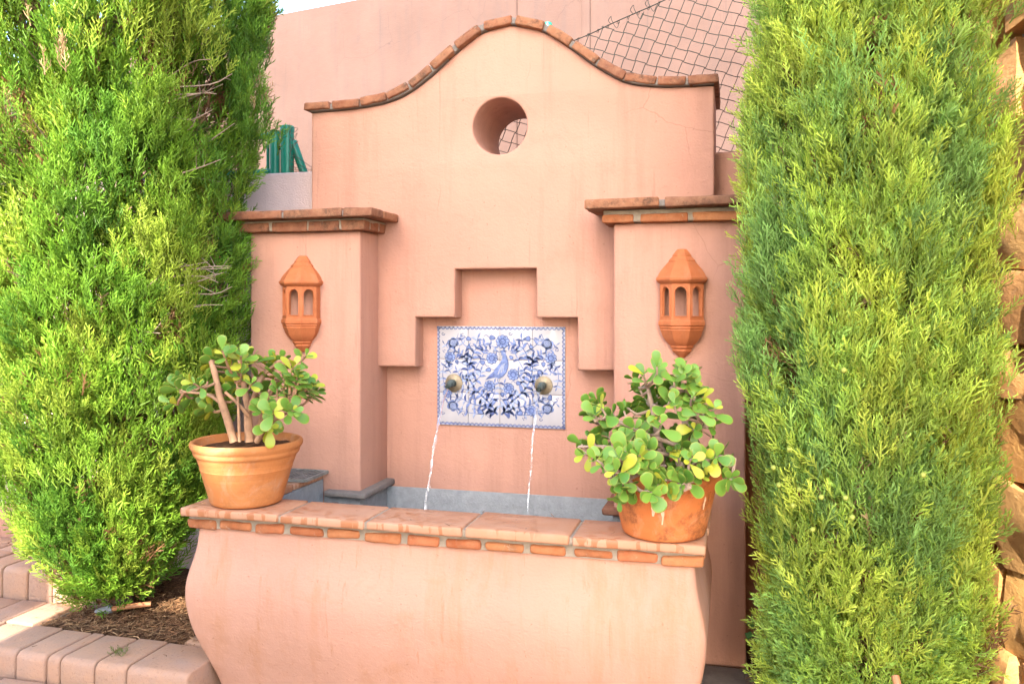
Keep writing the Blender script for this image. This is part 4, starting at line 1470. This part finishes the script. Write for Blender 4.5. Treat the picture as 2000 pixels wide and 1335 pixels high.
def jade(label, base, stems, clusters, lsize, per, stem_mat, seed, yellow, extra):
    rj = random.Random(seed)
    t = thing("jade_plant", label, "potted plant", base, "jade plants in the terracotta pots")
    anchors = []
    for path, r0, r1 in stems:
        bm = bmesh.new()
        sp = spline(path, 5)
        n = len(sp)
        tube_into(bm, sp, r0, n=9, radii=[(r0 + (r1 - r0) * k / (n - 1)) * (1 + 0.10 * (k % 4 == 0) + rj.uniform(-.06, .06)) for k in range(n)])
        put("stem", bm_mesh(bm, "stem", angle=60), stem_mat, t)
        anchors += sp[n // 3:]
    bm = bmesh.new()
    cen = Vector(base) + Vector((0, 0, 0.14))
    leaves = []
    for c in list(clusters):
        if rj.random() < extra:
            c = Vector(c)
            clusters = clusters + [tuple(c + Vector((rj.uniform(-.05, .05), rj.uniform(-.07, .05), rj.uniform(-.045, .03))))]
    count = 0
    for c in clusters:
        c = Vector(c)
        near = sorted(anchors, key=lambda p: (p - c).length + max(0, (p.z - c.z)) * 0.8)[0]
        out = (c - cen).normalized()
        d = (c - near)
        dirv = (d.normalized() * 0.6 + out * 0.6 + Vector((0, -0.15, 0.45))).normalized() if d.length > 1e-3 else out
        mid = near.lerp(c, 0.55) - Vector((0, 0, 0.012))
        tw = spline([near, mid, c - dirv * 0.02, c + dirv * 0.012], 4)
        tube_into(bm, tw, 0.0055, 0.0032, n=6)
        q = dirv.to_track_quat('X', 'Z')
        roll0 = rj.uniform(0, math.pi)
        npairs = max(2, per // 2 + rj.choice((-1, 0, 0, 1)))
        for k in range(npairs):
            f = k / max(1, npairs - 1)
            pos = c + dirv * (0.026 * f - 0.016) * lsize / 0.05
            open_ = math.radians(78 - 40 * f + rj.uniform(-12, 12))
            for s in (0, 1):
                roll = roll0 + k * math.pi / 2 + s * math.pi + rj.uniform(-.25, .25)
                side = Vector((0, math.cos(roll), math.sin(roll)))
                ldir = (Vector((1, 0, 0)) * math.cos(open_) + side * math.sin(open_)).normalized()
                ld = (q @ ldir)
                ld = (ld + Vector((rj.uniform(-.15, .15), rj.uniform(-.15, .15), rj.uniform(-.1, .2)))).normalized()
                upv = q @ Vector((1, 0, 0))
                zax = (upv - ld * upv.dot(ld))
                zax = zax.normalized() if zax.length > 1e-4 else ld.orthogonal().normalized()
                yax = zax.cross(ld)
                Mx = Matrix((ld, yax, zax)).transposed()
                pass
                me = LEAFS[rj.choice((2, 3)) if rj.random() < yellow else rj.choice((0, 1))]
                L = lsize * rj.choice((rj.uniform(0.5, 0.8), rj.uniform(0.8, 1.22), rj.uniform(0.8, 1.22))) * (1 - 0.28 * f)
                leaves.append((pos.y - 0.5 * pos.z, me, Matrix.Translation(pos) @ Mx.to_4x4() @ Matrix.Scale(L, 4)))
    leaves.sort(key=lambda e: e[0])
    for _, me, mw in leaves[:300]:
        loc, q_, sc_ = mw.decompose()
        o = put("leaf", me, None, t, tuple(loc), tuple(q_.to_euler()))
        o.scale = sc_
    if len(leaves) > 300:
        bl = bmesh.new()
        for _, me, mw in leaves[300:]:
            n0 = len(bl.verts)
            bl.from_mesh(me)
            bl.verts.ensure_lookup_table()
            for v in bl.verts[n0:]:
                v.co = mw @ v.co
        me = bm_mesh(bl, "leaf", angle=80, recalc=False)
        tag(put("leaf", me, M['jade1'], t), kind='stuff')
    count = len(leaves)
    tag(put("twigs", bm_mesh(bm, "twigs"), stem_mat, t), kind='stuff')
    return count


nl = jade("open jade plant with bare brown stems in the left pot", (-1.748, 2.69, 0.88), SL, JL, 0.064, 8, M['jade_stem'], 4, 0.26, 0.7)
nr = jade("dense bushy jade plant spilling over the right pot", (-0.212, 2.668, 0.86), SR, [(-0.225 + (a + 0.212) * 0.90, b, 0.88 + (c - 0.88) * 0.95) for a, b, c in JR], 0.064, 7, M['jade_stem_grey'], 9, 0.16, 0.9)
print("jade leaves", nl, nr)

# ================================================================== CYPRESSES
def spray_template(rn, sides=8, subs=2, spread=0.75, wide=1.0):
    """one feathery cypress spray along +Z, unit length: quads (n,4,3) with a 0..1 tip weight per vertex"""
    Q, T = [], []

    def strip(p, d, ln, w, roll, t0, t1):
        d = d.normalized()
        s = d.orthogonal().normalized()
        s = (Matrix.Rotation(roll, 3, d) @ s)
        e = p + d * ln
        m = p + d * ln * 0.55 + s * 0.0
        Q.append([p - s * w * 0.5, p + s * w * 0.5, e + s * w * 0.22, e - s * w * 0.22])
        T.append([t0, t0, t1, t1])
        return e
    axis_pts = []
    p = Vector((0, 0, 0))
    d = Vector((rn.uniform(-.1, .1), rn.uniform(-.1, .1), 1)).normalized()
    for k in range(2):
        e = strip(p, d, 0.46, 0.055 * wide, rn.uniform(0, 3), k * 0.45, k * 0.45 + 0.45)
        axis_pts.append((p, e, d))
        p = e
        d = (d + Vector((rn.uniform(-.15, .15), rn.uniform(-.15, .15), 0.1))).normalized()
    fan = Vector((1, 0, 0))
    for k in range(sides):
        f = 0.06 + 0.84 * k / sides
        seg = min(1, int(f / 0.46))
        a, b, dd = axis_pts[seg]
        q = a.lerp(b, min(1, (f - seg * 0.46) / 0.46))
        sgn = 1 if k % 2 else -1
        side = (fan * sgn + Vector((0, rn.uniform(-.7, .7), 0))).normalized()
        dv = (dd * 0.85 + side * spread * rn.uniform(0.75, 1.1)).normalized()
        ln = (0.42 * (1 - f * 0.62)) * rn.uniform(0.8, 1.15)
        strip(q, dv, ln, 0.044 * wide, rn.uniform(0, 3), f, min(1, f + 0.4))
        for j in range(subs):
            g = (j + 0.8) / (subs + 0.6)
            q2 = q + dv * ln * g
            s2 = (dd * 0.5 + side * 0.35 * (1 if j % 2 == 0 else -0.3) + Vector((0, rn.uniform(-.6, .6), 0))).normalized()
            strip(q2, (dv * 0.55 + s2 * 0.75), ln * rn.uniform(0.42, 0.6), 0.038 * wide, rn.uniform(0, 3), min(1, f + 0.3), 1.0)
    return np.array([[list(v) for v in q] for q in Q]), np.array(T)


rt = random.Random(77)
TPL = [spray_template(rt, 8, 2) for _ in range(6)]
TPL_IN = [spray_template(rt, 8, 0, 0.9, 1.6) for _ in range(3)]


def frames(d, roll):
    """rotation matrices taking +Z to d (N,3)"""
    d = d / np.linalg.norm(d, axis=1, keepdims=True)
    up = np.where(np.abs(d[:, 2:3]) < 0.95, np.array([[0, 0, 1.0]]), np.array([[1.0, 0, 0]]))
    x = np.cross(up, d)
    x /= np.linalg.norm(x, axis=1, keepdims=True)
    y = np.cross(d, x)
    c, s = np.cos(roll)[:, None], np.sin(roll)[:, None]
    x2 = x * c + y * s
    y2 = -x * s + y * c
    return np.stack([x2, y2, d], axis=2)


def sprays_mesh(name, pos, dirs, ln, colr, tipc, rng, inner=None):
    V, Cc = [], []
    tpls = TPL + TPL_IN
    which = rng.integers(0, len(TPL), len(pos))
    if inner is not None:
        which = np.where(inner, len(TPL) + rng.integers(0, len(TPL_IN), len(pos)), which)
    R = frames(dirs, rng.uniform(0, 6.28, len(pos)))
    for t, (q, tw) in enumerate(tpls):
        idx = np.where(which == t)[0]
        if len(idx) == 0:
            continue
        loc = q.reshape(-1, 3)
        w = np.einsum('nij,kj->nki', R[idx], loc) * ln[idx][:, None, None] + pos[idx][:, None, :]
        V.append(w.reshape(-1, 3))
        tt = tw.reshape(-1)[None, :, None]
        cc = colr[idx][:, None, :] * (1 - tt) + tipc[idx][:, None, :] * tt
        Cc.append(cc.reshape(-1, 3))
    V = np.concatenate(V).astype(np.float32)
    Cc = np.concatenate(Cc)
    nv = len(V)
    nf = nv // 4
    me = bpy.data.meshes.new(name)
    me.vertices.add(nv)
    me.vertices.foreach_set("co", V.ravel())
    me.loops.add(nv)
    me.loops.foreach_set("vertex_index", np.arange(nv, dtype=np.int32))
    me.polygons.add(nf)
    me.polygons.foreach_set("loop_start", np.arange(0, nv, 4, dtype=np.int32))
    me.polygons.foreach_set("loop_total", np.full(nf, 4, dtype=np.int32))
    me.update(calc_edges=True)
    ca = me.color_attributes.new("Col", 'FLOAT_COLOR', 'POINT')
    ca.data.foreach_set("color", np.concatenate([Cc, np.ones((nv, 1))], axis=1).astype(np.float32).ravel())
    me.validate()
    return me


def lobed(phi, z, seed, k=3):
    s = 0.0
    rr = np.random.default_rng(seed)
    for i in range(1, 6):
        a, b, c = rr.uniform(0, 6.28), rr.uniform(-1.2, 1.2), rr.uniform(0.6, 1.0)
        s = s + c / (i ** 0.55) * np.cos((i + k - 2) * phi + a + b * z)
    return s / 2.4


def cypress(label, base, zr, zmax, zvis, n_clump, per, seed, pal, ln0, lobe_amp, holes, cam_phi, dead_frac, cap=2.9, lean=0.0, droop=0.0, creases=(), out=(0.25, 0.75), bumpy=0.02):
    rng = np.random.default_rng(seed)
    t = thing("cypress_tree", label, "cypress", base, "cypresses flanking the fountain")
    bx, by, bz = base
    zk = np.array([p[0] for p in zr])
    rk = np.array([p[1] for p in zr])
    pos_l, dir_l, ln_l, col_l, tip_l, in_l = [], [], [], [], [], []
    pal = np.array(pal)
    dead = np.array([(0.30, 0.16, 0.075), (0.36, 0.24, 0.13), (0.22, 0.11, 0.05)])
    for layer, (frac, r0, r1) in enumerate(((0.56, 0.88, 1.03), (0.24, 0.66, 0.83), (0.20, 0.40, 0.68))):
        m = int(n_clump * frac)
        z = zk[0] + (zmax - zk[0]) * rng.uniform(0, 1, m)
        keepz = (z < zvis) | (rng.uniform(0, 1, m) < 0.25)
        phi = rng.uniform(-math.pi, math.pi, m)
        dphi = np.abs((phi - cam_phi + math.pi) % (2 * math.pi) - math.pi)
        keep = keepz & ((dphi < 1.6) | (rng.uniform(0, 1, m) < 0.15))
        z, phi = z[keep], phi[keep]
        m = len(z)
        L = lobed(phi, z, seed)
        R = np.interp(z, zk, rk) * (1 + lobe_amp * L)
        for ph, wdt, zl, zh, dep in creases:
            dp = (phi - ph + 0.05 * np.sin(z * 5 + ph * 9) + math.pi) % (2 * math.pi) - math.pi
            R = R * (1 - dep * np.exp(-(dp / wdt) ** 2) * (1 / (1 + np.exp(-(z - zl) * 9))) * (1 / (1 + np.exp((z - zh) * 9))))
        r = R * rng.uniform(r0, r1, m)
        arc = phi * 0.5
        pit = (np.sin(arc * 23 + 1.3 * np.sin(z * 4.1 + seed)) * np.sin(z * 6.3 + 2.1 * np.sin(arc * 9 + seed)) + 0.6 * np.sin(arc * 47 + z * 11 + seed))
        if layer == 0:
            r = r * (1 - 0.27 * np.clip(-pit - 0.2, 0, 1))
        r = r * (1 + 0.06 * np.sin(z * 9 + phi * 5) + bumpy * np.sin(z * 4.3 + 2.2 * np.sin(phi * 3 + seed)) + 0.5 * bumpy * np.sin(z * 15 + phi * 11))
        outw = np.stack([np.cos(phi), np.sin(phi), 0 * phi], 1)
        cpos = np.stack([r * np.cos(phi) + lean * z, r * np.sin(phi), z], 1)
        cdir = outw * rng.uniform(out[0], out[1], (m, 1)) + np.array([[0, 0, 1.0]]) + rng.normal(0, 0.16, (m, 3))
        low = np.clip((0.55 - z) / 0.55, 0, 1)[:, None]
        cdir = cdir + outw * low * droop + np.array([[0, 0, -0.9]]) * low * droop
        hue = 0.5 + 0.5 * np.sin(phi * 4.1 + 1.7 * np.sin(z * 2.3 + seed) + seed) * np.sin(z * 3.1 + 1.1 * np.cos(phi * 3))
        hi = np.clip((hue * len(pal) + rng.normal(0, 1.1, m)).astype(int), 0, len(pal) - 1)
        cb = pal[hi] * rng.uniform(0.75, 1.28, (m, 1))
        bare = np.clip(-pit - 0.75, 0, 1)
        isdead = rng.uniform(0, 1, m) < (dead_frac[layer] + 0.5 * bare + 0.10 * np.clip((0.5 - z) / 0.5, 0, 1))
        cb = np.where(isdead[:, None], dead[rng.integers(0, 3, m)] * rng.uniform(0.8, 1.3, (m, 1)), cb)
        k = np.where(isdead & (layer < 2), per // 3, per)
        for i in range(m):
            n = int(k[i])
            tang = np.array([-outw[i, 1], outw[i, 0], 0])
            a = rng.normal(0, 0.042, n)
            b = rng.uniform(-0.10, 0.10, n)
            c = rng.normal(0, 0.018, n)
            p = cpos[i] + a[:, None] * tang + b[:, None] * np.array([0, 0, 1.0]) + c[:, None] * outw[i]
            d = cdir[i] + rng.normal(0, 0.2, (n, 3)) + (a * 6)[:, None] * tang * 0.5
            pos_l.append(p)
            dir_l.append(d)
            in_l.append(np.full(n, layer > 0))
            ln_l.append((1.25 if layer else 1.0) * ln0 * rng.uniform(0.65, 1.25, n))
            cc = cb[i] * rng.uniform(0.82, 1.2, (n, 1))
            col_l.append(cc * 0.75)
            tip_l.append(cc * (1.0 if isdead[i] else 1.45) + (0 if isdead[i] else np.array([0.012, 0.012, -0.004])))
    pos = np.concatenate(pos_l)
    dirs = np.concatenate(dir_l)
    ln = np.concatenate(ln_l)
    colr = np.clip(np.concatenate(col_l), 0.004, 0.9)
    tip = np.clip(np.concatenate(tip_l), 0.004, 0.9)
    inn = np.concatenate(in_l)
    ok = np.ones(len(pos), bool)
    wp = pos + np.array([bx, by, bz])
    for hx, hy, hz, hr_, sz in holes:
        dd = np.sqrt((wp[:, 0] - hx) ** 2 + ((wp[:, 1] - hy) * 0.6) ** 2 + ((wp[:, 2] - hz) / sz) ** 2)
        ok &= (dd > hr_) | (rng.uniform(0, 1, len(pos)) < 0.08)
    ok &= wp[:, 2] > 0.06
    # keep foliage out of the pillars, walls and trough
    inp = (wp[:, 0] > -2.13) & (wp[:, 0] < 0.07) & (wp[:, 1] > 3.16) & (wp[:, 2] < 1.85)
    inw = (wp[:, 1] > 3.52) & (wp[:, 2] < 2.12)
    ing = (wp[:, 0] > -1.93) & (wp[:, 0] < -0.05) & (wp[:, 1] > 3.38) & (wp[:, 2] < 2.7)
    intr = (wp[:, 0] > -1.98) & (wp[:, 0] < -0.03) & (wp[:, 2] < 0.72)
    ok &= ~(inp | inw | ing | intr)
    pos, dirs, ln, colr, tip = pos[ok], dirs[ok], ln[ok], colr[ok], tip[ok]
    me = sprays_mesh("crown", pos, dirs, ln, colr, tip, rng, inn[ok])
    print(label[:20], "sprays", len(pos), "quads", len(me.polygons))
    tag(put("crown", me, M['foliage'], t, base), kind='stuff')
    # trunk and limbs
    rr = random.Random(seed)
    bm = bmesh.new()
    tube_into(bm, [(0, 0, -0.05), (0.01, 0, 0.5), (0.0, 0.02, 1.6), (lean * 3, 0, zmax * 0.9)], 0.085, 0.02, n=10)
    put("trunk", bm_mesh(bm, "trunk"), M['bark'], t, base)
    bm = bmesh.new()
    for k in range(46):
        a = rr.uniform(-math.pi, math.pi)
        z0 = rr.uniform(0.05, zmax * 0.55)
        R = float(np.interp(z0 + 0.6, zk, rk))
        e = (R * 0.68 * math.cos(a), R * 0.68 * math.sin(a), z0 + rr.uniform(0.5, 0.95))
        tube_into(bm, spline([(0.02 * math.cos(a), 0.02 * math.sin(a), z0), (e[0] * 0.5, e[1] * 0.5, z0 + 0.18), e, (e[0] * 1.04, e[1] * 1.04, e[2] + 0.3)], 3), 0.014, 0.003, n=5)
    put("limbs", bm_mesh(bm, "limbs"), M['bark'], t, base)
    bm = bmesh.new()
    for k in range(170):
        a = cam_phi + rr.uniform(-1.7, 1.7)
        z0 = rr.uniform(zk[0], cap)
        R = float(np.interp(z0, zk, rk)) * (1 + lobe_amp * float(lobed(np.array(a), np.array(z0), seed)))
        r0, r1 = R * rr.uniform(0.45, 0.7), R * rr.uniform(0.75, 0.98)
        a2 = a + rr.uniform(-.15, .15)
        if by + r1 * math.sin(a2) > 3.1:
            continue
        tube_into(bm, [(r0 * math.cos(a), r0 * math.sin(a), z0), (0.5 * (r0 + r1) * math.cos(a2), 0.5 * (r0 + r1) * math.sin(a), z0 + 0.05), (r1 * math.cos(a2), r1 * math.sin(a2), z0 + rr.uniform(0.0, 0.14))], 0.004, 0.0016, n=4)
    for hx, hy, hz, hr_, sz in (holes[:2] if seed == 5 else []):
        for k in range(7):
            q0 = Vector((hx - bx, hy - by, hz - bz)) * 1.0
            q0 = Vector((q0.x * 0.6, q0.y * 0.6, q0.z + rr.uniform(-hr_ * sz, hr_ * sz)))
            q1 = Vector((hx - bx + rr.uniform(-hr_, hr_), hy - by + rr.uniform(0.02, 0.09), q0.z + rr.uniform(-0.03, 0.10)))
            md = q0.lerp(q1, 0.6) + Vector((rr.uniform(-.03, .03), 0, rr.uniform(-.03, .03)))
            tube_into(bm, spline([q0, md, q1], 3), 0.0045, 0.0016, n=4)
            for _ in range(2):
                q2 = md.lerp(q1, rr.uniform(0, 1))
                tube_into(bm, [q2, q2 + Vector((rr.uniform(-.05, .05), rr.uniform(-.04, .02), rr.uniform(-.01, .06)))], 0.002, 0.001, n=3)
    tag(put("dead_twigs", bm_mesh(bm, "dead_twigs"), M['twig'], t, base), kind='stuff')
    return t


PAL_L = [(0.085, 0.19, 0.025), (0.115, 0.225, 0.025), (0.14, 0.25, 0.026), (0.18, 0.28, 0.032), (0.23, 0.30, 0.04)]
PAL_R = [(0.19, 0.32, 0.085), (0.25, 0.37, 0.08), (0.29, 0.40, 0.075), (0.34, 0.43, 0.07), (0.39, 0.45, 0.075)]
ZR_L = [(0.13, 0.13), (0.22, 0.23), (0.3, 0.28), (0.45, 0.35), (0.7, 0.44), (1.0, 0.51), (1.5, 0.555), (2.0, 0.56), (2.5, 0.65), (3.0, 0.70), (3.8, 0.68), (4.6, 0.45), (5.4, 0.05)]
cyl = cypress("tall sunlit cypress on the left, growing from the mulch bed", (-2.64, 3.05, 0.07), ZR_L, 5.3, 3.2, 4100, 20, 5, PAL_L, 0.098, 0.13,
              [(-1.985, 2.80, 2.10, 0.10, 2.6), (-2.0, 2.84, 1.45, 0.05, 2.2), (-3.02, 2.55, 2.0, 0.07, 1.6), (-3.1, 2.5, 2.45, 0.06, 2.0), (-2.22, 2.75, 1.25, 0.06, 1.5), (-2.12, 2.8, 0.72, 0.10, 1.4), (-2.45, 2.45, 1.5, 0.05, 2.2)],
              -0.87, (0.06, 0.25, 0.6), droop=0.5, out=(0.15, 0.6),
              creases=((-0.09, 0.12, 1.2, 2.95, 0.40), (-0.86, 0.07, 1.3, 3.2, 0.22), (-1.4, 0.10, 1.7, 3.2, 0.28), (-0.44, 0.06, 0.8, 2.0, 0.2), (-1.12, 0.06, 0.7, 1.6, 0.18), (-0.3, 0.05, 2.0, 3.2, 0.2)))
ZR_R = [(0.05, 0.235), (0.25, 0.285), (0.6, 0.31), (1.0, 0.335), (1.6, 0.345), (2.2, 0.335), (2.8, 0.335), (3.6, 0.34), (4.4, 0.08)]
cyr = cypress("dusty green shaded cypress on the right, in front of the golden stone wall", (0.425, 2.86, 0.0), ZR_R, 4.3, 3.1, 3700, 20, 23, PAL_R, 0.085, 0.09,
              [(0.48, 2.42, 0.20, 0.07, 1.2), (0.42, 2.40, 0.72, 0.04, 1.6), (0.40, 2.38, 1.05, 0.035, 1.5), (0.52, 2.4, 2.0, 0.03, 3.0)],
              -1.72, (0.03, 0.14, 0.55), droop=0.8, out=(0.1, 0.5), bumpy=0.055,
              creases=((-1.75, 0.07, 0.5, 1.4, 0.2), (-1.2, 0.08, 1.2, 2.6, 0.22), (-2.2, 0.07, 1.5, 2.9, 0.18), (-1.6, 0.05, 2.0, 3.0, 0.2), (-0.9, 0.08, 0.4, 1.5, 0.2)))

# cones on the right cypress
bm = bmesh.new()
bmesh.ops.create_icosphere(bm, subdivisions=2, radius=0.0085)
for v in bm.verts:
    v.co *= 1 + 0.12 * mnoise.noise(v.co * 260)
cone_me = bm_mesh(bm, "cone")
cone_me.materials.append(M['cone'])
rc = random.Random(6)
for x, z in ((0.155, 0.97), (0.14, 0.86), (0.19, 0.86), (0.165, 0.80), (0.24, 0.845), (0.32, 0.80), (0.30, 0.845), (0.22, 0.75), (0.52, 0.92), (0.12, 0.92), (0.3, 1.2)):
    a = math.asin(max(-0.95, min(0.95, (x - 0.445) / 0.45)))
    y = 2.86 - 0.385 * math.cos(a) - 0.01
    for k in range(1):
        put("cone", cone_me, None, cyr, (x + rc.uniform(-.014, .014), y + rc.uniform(-.01, .02), z + rc.uniform(-.014, .014)))

# dark shrub behind the low wall, far left
rngs = np.random.default_rng(3)
shr = thing("shrub", "dark green shrub behind the low pink wall at the left edge", "shrub", (-4.0, 4.0, 0.2), None)
n = 4200
p = np.stack([rngs.uniform(-4.6, -3.15, n), 3.72 + 0.35 * rngs.uniform(0, 1, n), rngs.uniform(0.2, 2.6, n)], 1)
d = np.stack([rngs.normal(0, .5, n), -0.5 + rngs.normal(0, .4, n), 0.7 + rngs.normal(0, .3, n)], 1)
cc = np.array([(0.05, 0.11, 0.025)]) * rngs.uniform(0.6, 1.4, (n, 1))
# keep it in front of the retaining wall: it grows in the strip of soil above the kerb wall
p[:, 1] -= 0.14
me = sprays_mesh("foliage", p - np.array([[-4.0, 4.0, 0.2]]), d, rngs.uniform(0.08, 0.14, n), cc * 0.8, cc * 1.2, rngs)
tag(put("foliage", me, M['foliage'], shr, (-4.0, 4.0, 0.2)), kind='stuff')

# ================================================================== SMALL THINGS ON THE GROUND
rm = np.random.default_rng(12)


def litter(name, label_parent, x0, x1, y0, y1, z, n, cols, ln):
    q = np.stack([rm.uniform(x0, x1, n), rm.uniform(y0, y1, n), z + rm.uniform(0, 0.016, n)], 1)
    a = rm.uniform(0, 6.28, n)
    d = np.stack([np.cos(a), np.sin(a), rm.normal(0, 0.16, n)], 1)
    l = ln * rm.uniform(0.5, 1.3, n)
    s = np.stack([-np.sin(a), np.cos(a), rm.normal(0, .3, n)], 1) * 0.0016
    e = q + d * l[:, None]
    mdl = q + d * l[:, None] * 0.5 + np.stack([-np.sin(a), np.cos(a), 0.3 + 0 * a], 1) * (rm.normal(0, 0.14, n) * l)[:, None]
    V = np.stack([q - s, q + s, mdl + s, mdl - s, mdl - s, mdl + s, e + s * .4, e - s * .4], 1).reshape(-1, 3)
    nv = len(V)
    me = bpy.data.meshes.new(name)
    me.vertices.add(nv)
    me.vertices.foreach_set("co", V.astype(np.float32).ravel())
    me.loops.add(nv)
    me.loops.foreach_set("vertex_index", np.arange(nv, dtype=np.int32))
    me.polygons.add(nv // 4)
    me.polygons.foreach_set("loop_start", np.arange(0, nv, 4, dtype=np.int32))
    me.polygons.foreach_set("loop_total", np.full(nv // 4, 4, dtype=np.int32))
    me.update(calc_edges=True)
    c = np.array(cols)[rm.integers(0, len(cols), n)] * rm.uniform(0.7, 1.3, (n, 1))
    c = np.repeat(c, 8, axis=0)
    ca = me.color_attributes.new("Col", 'FLOAT_COLOR', 'POINT')
    ca.data.foreach_set("color", np.concatenate([c, np.ones((nv, 1))], 1).astype(np.float32).ravel())
    return tag(put(name, me, M['needles']), kind='stuff')


BR = [(0.26, 0.13, 0.06), (0.18, 0.09, 0.045), (0.34, 0.20, 0.10), (0.12, 0.06, 0.03)]
litter("mulch", None, -2.76, -1.92, 2.77, 3.45, 0.074, 7000, BR, 0.038)
litter("mulch", None, 0.07, 1.0, 2.3, 3.5, 0.0, 5000, BR, 0.04)

litter("fallen_needles", None, -4.0, -1.95, 2.54, 2.98, 0.089, 130, BR, 0.022)
litter("fallen_needles", None, -1.9, -0.1, 2.56, 2.76, 0.670, 30, BR, 0.018)

t = thing("irrigation_pipe", "brown drip pipe with grey connector lying on the mulch", "pipe", (-2.5, 2.93, 0.1))
bm = bmesh.new()
tube_into(bm, spline([(-2.42, 3.02, 0.115), (-2.50, 2.97, 0.112), (-2.56, 2.945, 0.105)], 5), 0.011, n=10)
put("hose", bm_mesh(bm, "hose"), M['pipe'], t)
bm = bmesh.new()
dirp = (Vector((-2.56, 2.945, 0.105)) - Vector((-2.50, 2.97, 0.112))).normalized()
p0 = Vector((-2.555, 2.947, 0.1055))
tube_into(bm, [p0 + dirp * s for s in (0, 0.012, 0.0121, 0.022, 0.0221, 0.034, 0.05, 0.07)], 0.012, n=10, radii=[0.015, 0.015, 0.018, 0.018, 0.014, 0.014, 0.011, 0.006])
put("connector", bm_mesh(bm, "connector"), M['grey_plastic'], t)

t = thing("irrigation_pipe", "brown pipe rising out of the right cypress's foot", "pipe", (0.47, 2.42, 0.0))
bm = bmesh.new()
tube_into(bm, spline([(0.52, 2.34, 0.0), (0.495, 2.37, 0.12), (0.465, 2.41, 0.24), (0.44, 2.5, 0.36)], 5), 0.011, n=10)
put("hose", bm_mesh(bm, "hose"), M['pipe'], t)

# little weed in the paver joint
t = thing("weed", "tiny weed sprouting from a joint in the paved step", "weed", (-2.215, 2.60, 0.09))
n = 14
p = np.stack([rm.normal(0, 0.012, n), rm.normal(0, 0.012, n), 0 * rm.normal(0, 1, n)], 1)
d = np.stack([rm.normal(0, .6, n), rm.normal(0, .6, n), 0.8 + 0 * rm.normal(0, 1, n)], 1)
cc = np.array([(0.16, 0.2, 0.05)]) * rm.uniform(0.6, 1.4, (n, 1))
put("leaves", sprays_mesh("leaves", p, d, rm.uniform(0.025, 0.045, n), cc, cc, rm), M['foliage'], t, (-2.215, 2.60, 0.09))

# ivy at the foot of the right pillar
t = thing("ivy", "small green ivy at the foot of the right pillar", "ivy", (0.10, 3.1, 0.0))
bm = bmesh.new()
stem_pts = spline([(0.075, 3.2, 0.0), (0.07, 3.19, 0.12), (0.085, 3.17, 0.22), (0.10, 3.12, 0.26)], 5)
tube_into(bm, stem_pts, 0.004, 0.002, n=5)
put("stem", bm_mesh(bm, "stem"), M['bark'], t)
bm = bmesh.new()
vv = [bm.verts.new(c) for c in ((0, 0, 0), (0.35, 0.30, 0.05), (0.5, 0.62, -0.02), (0.2, 0.7, 0.02), (0, 1, -0.08), (-0.2, 0.7, 0.02), (-0.5, 0.62, -0.02), (-0.35, 0.30, 0.05), (0, 0.45, -0.04))]
for a, b in zip(range(8), [1, 2, 3, 4, 5, 6, 7, 0]):
    bm.faces.new((vv[a], vv[b], vv[8]))
ivy_me = bm_mesh(bm, "leaf", recalc=False)
ivy_me.materials.append(M['ivy'])
ri = random.Random(2)
for k in range(16):
    if k < 8:
        q = stem_pts[min(len(stem_pts) - 1, 3 + k)]
        q = (q.x + ri.uniform(-.02, .03), q.y - 0.02, q.z)
    else:
        q = (0.09 + ri.uniform(-.02, .06), 3.02 + ri.uniform(-.1, .1), 0.03 + ri.uniform(0, .06))
    o = put("leaf", ivy_me, None, t, q, (ri.uniform(0.6, 1.5), ri.uniform(-.5, .5), ri.uniform(-1, 1) + math.pi * (k % 2) * 0.3))
    s = ri.uniform(0.03, 0.05)
    o.scale = (s, s, s)
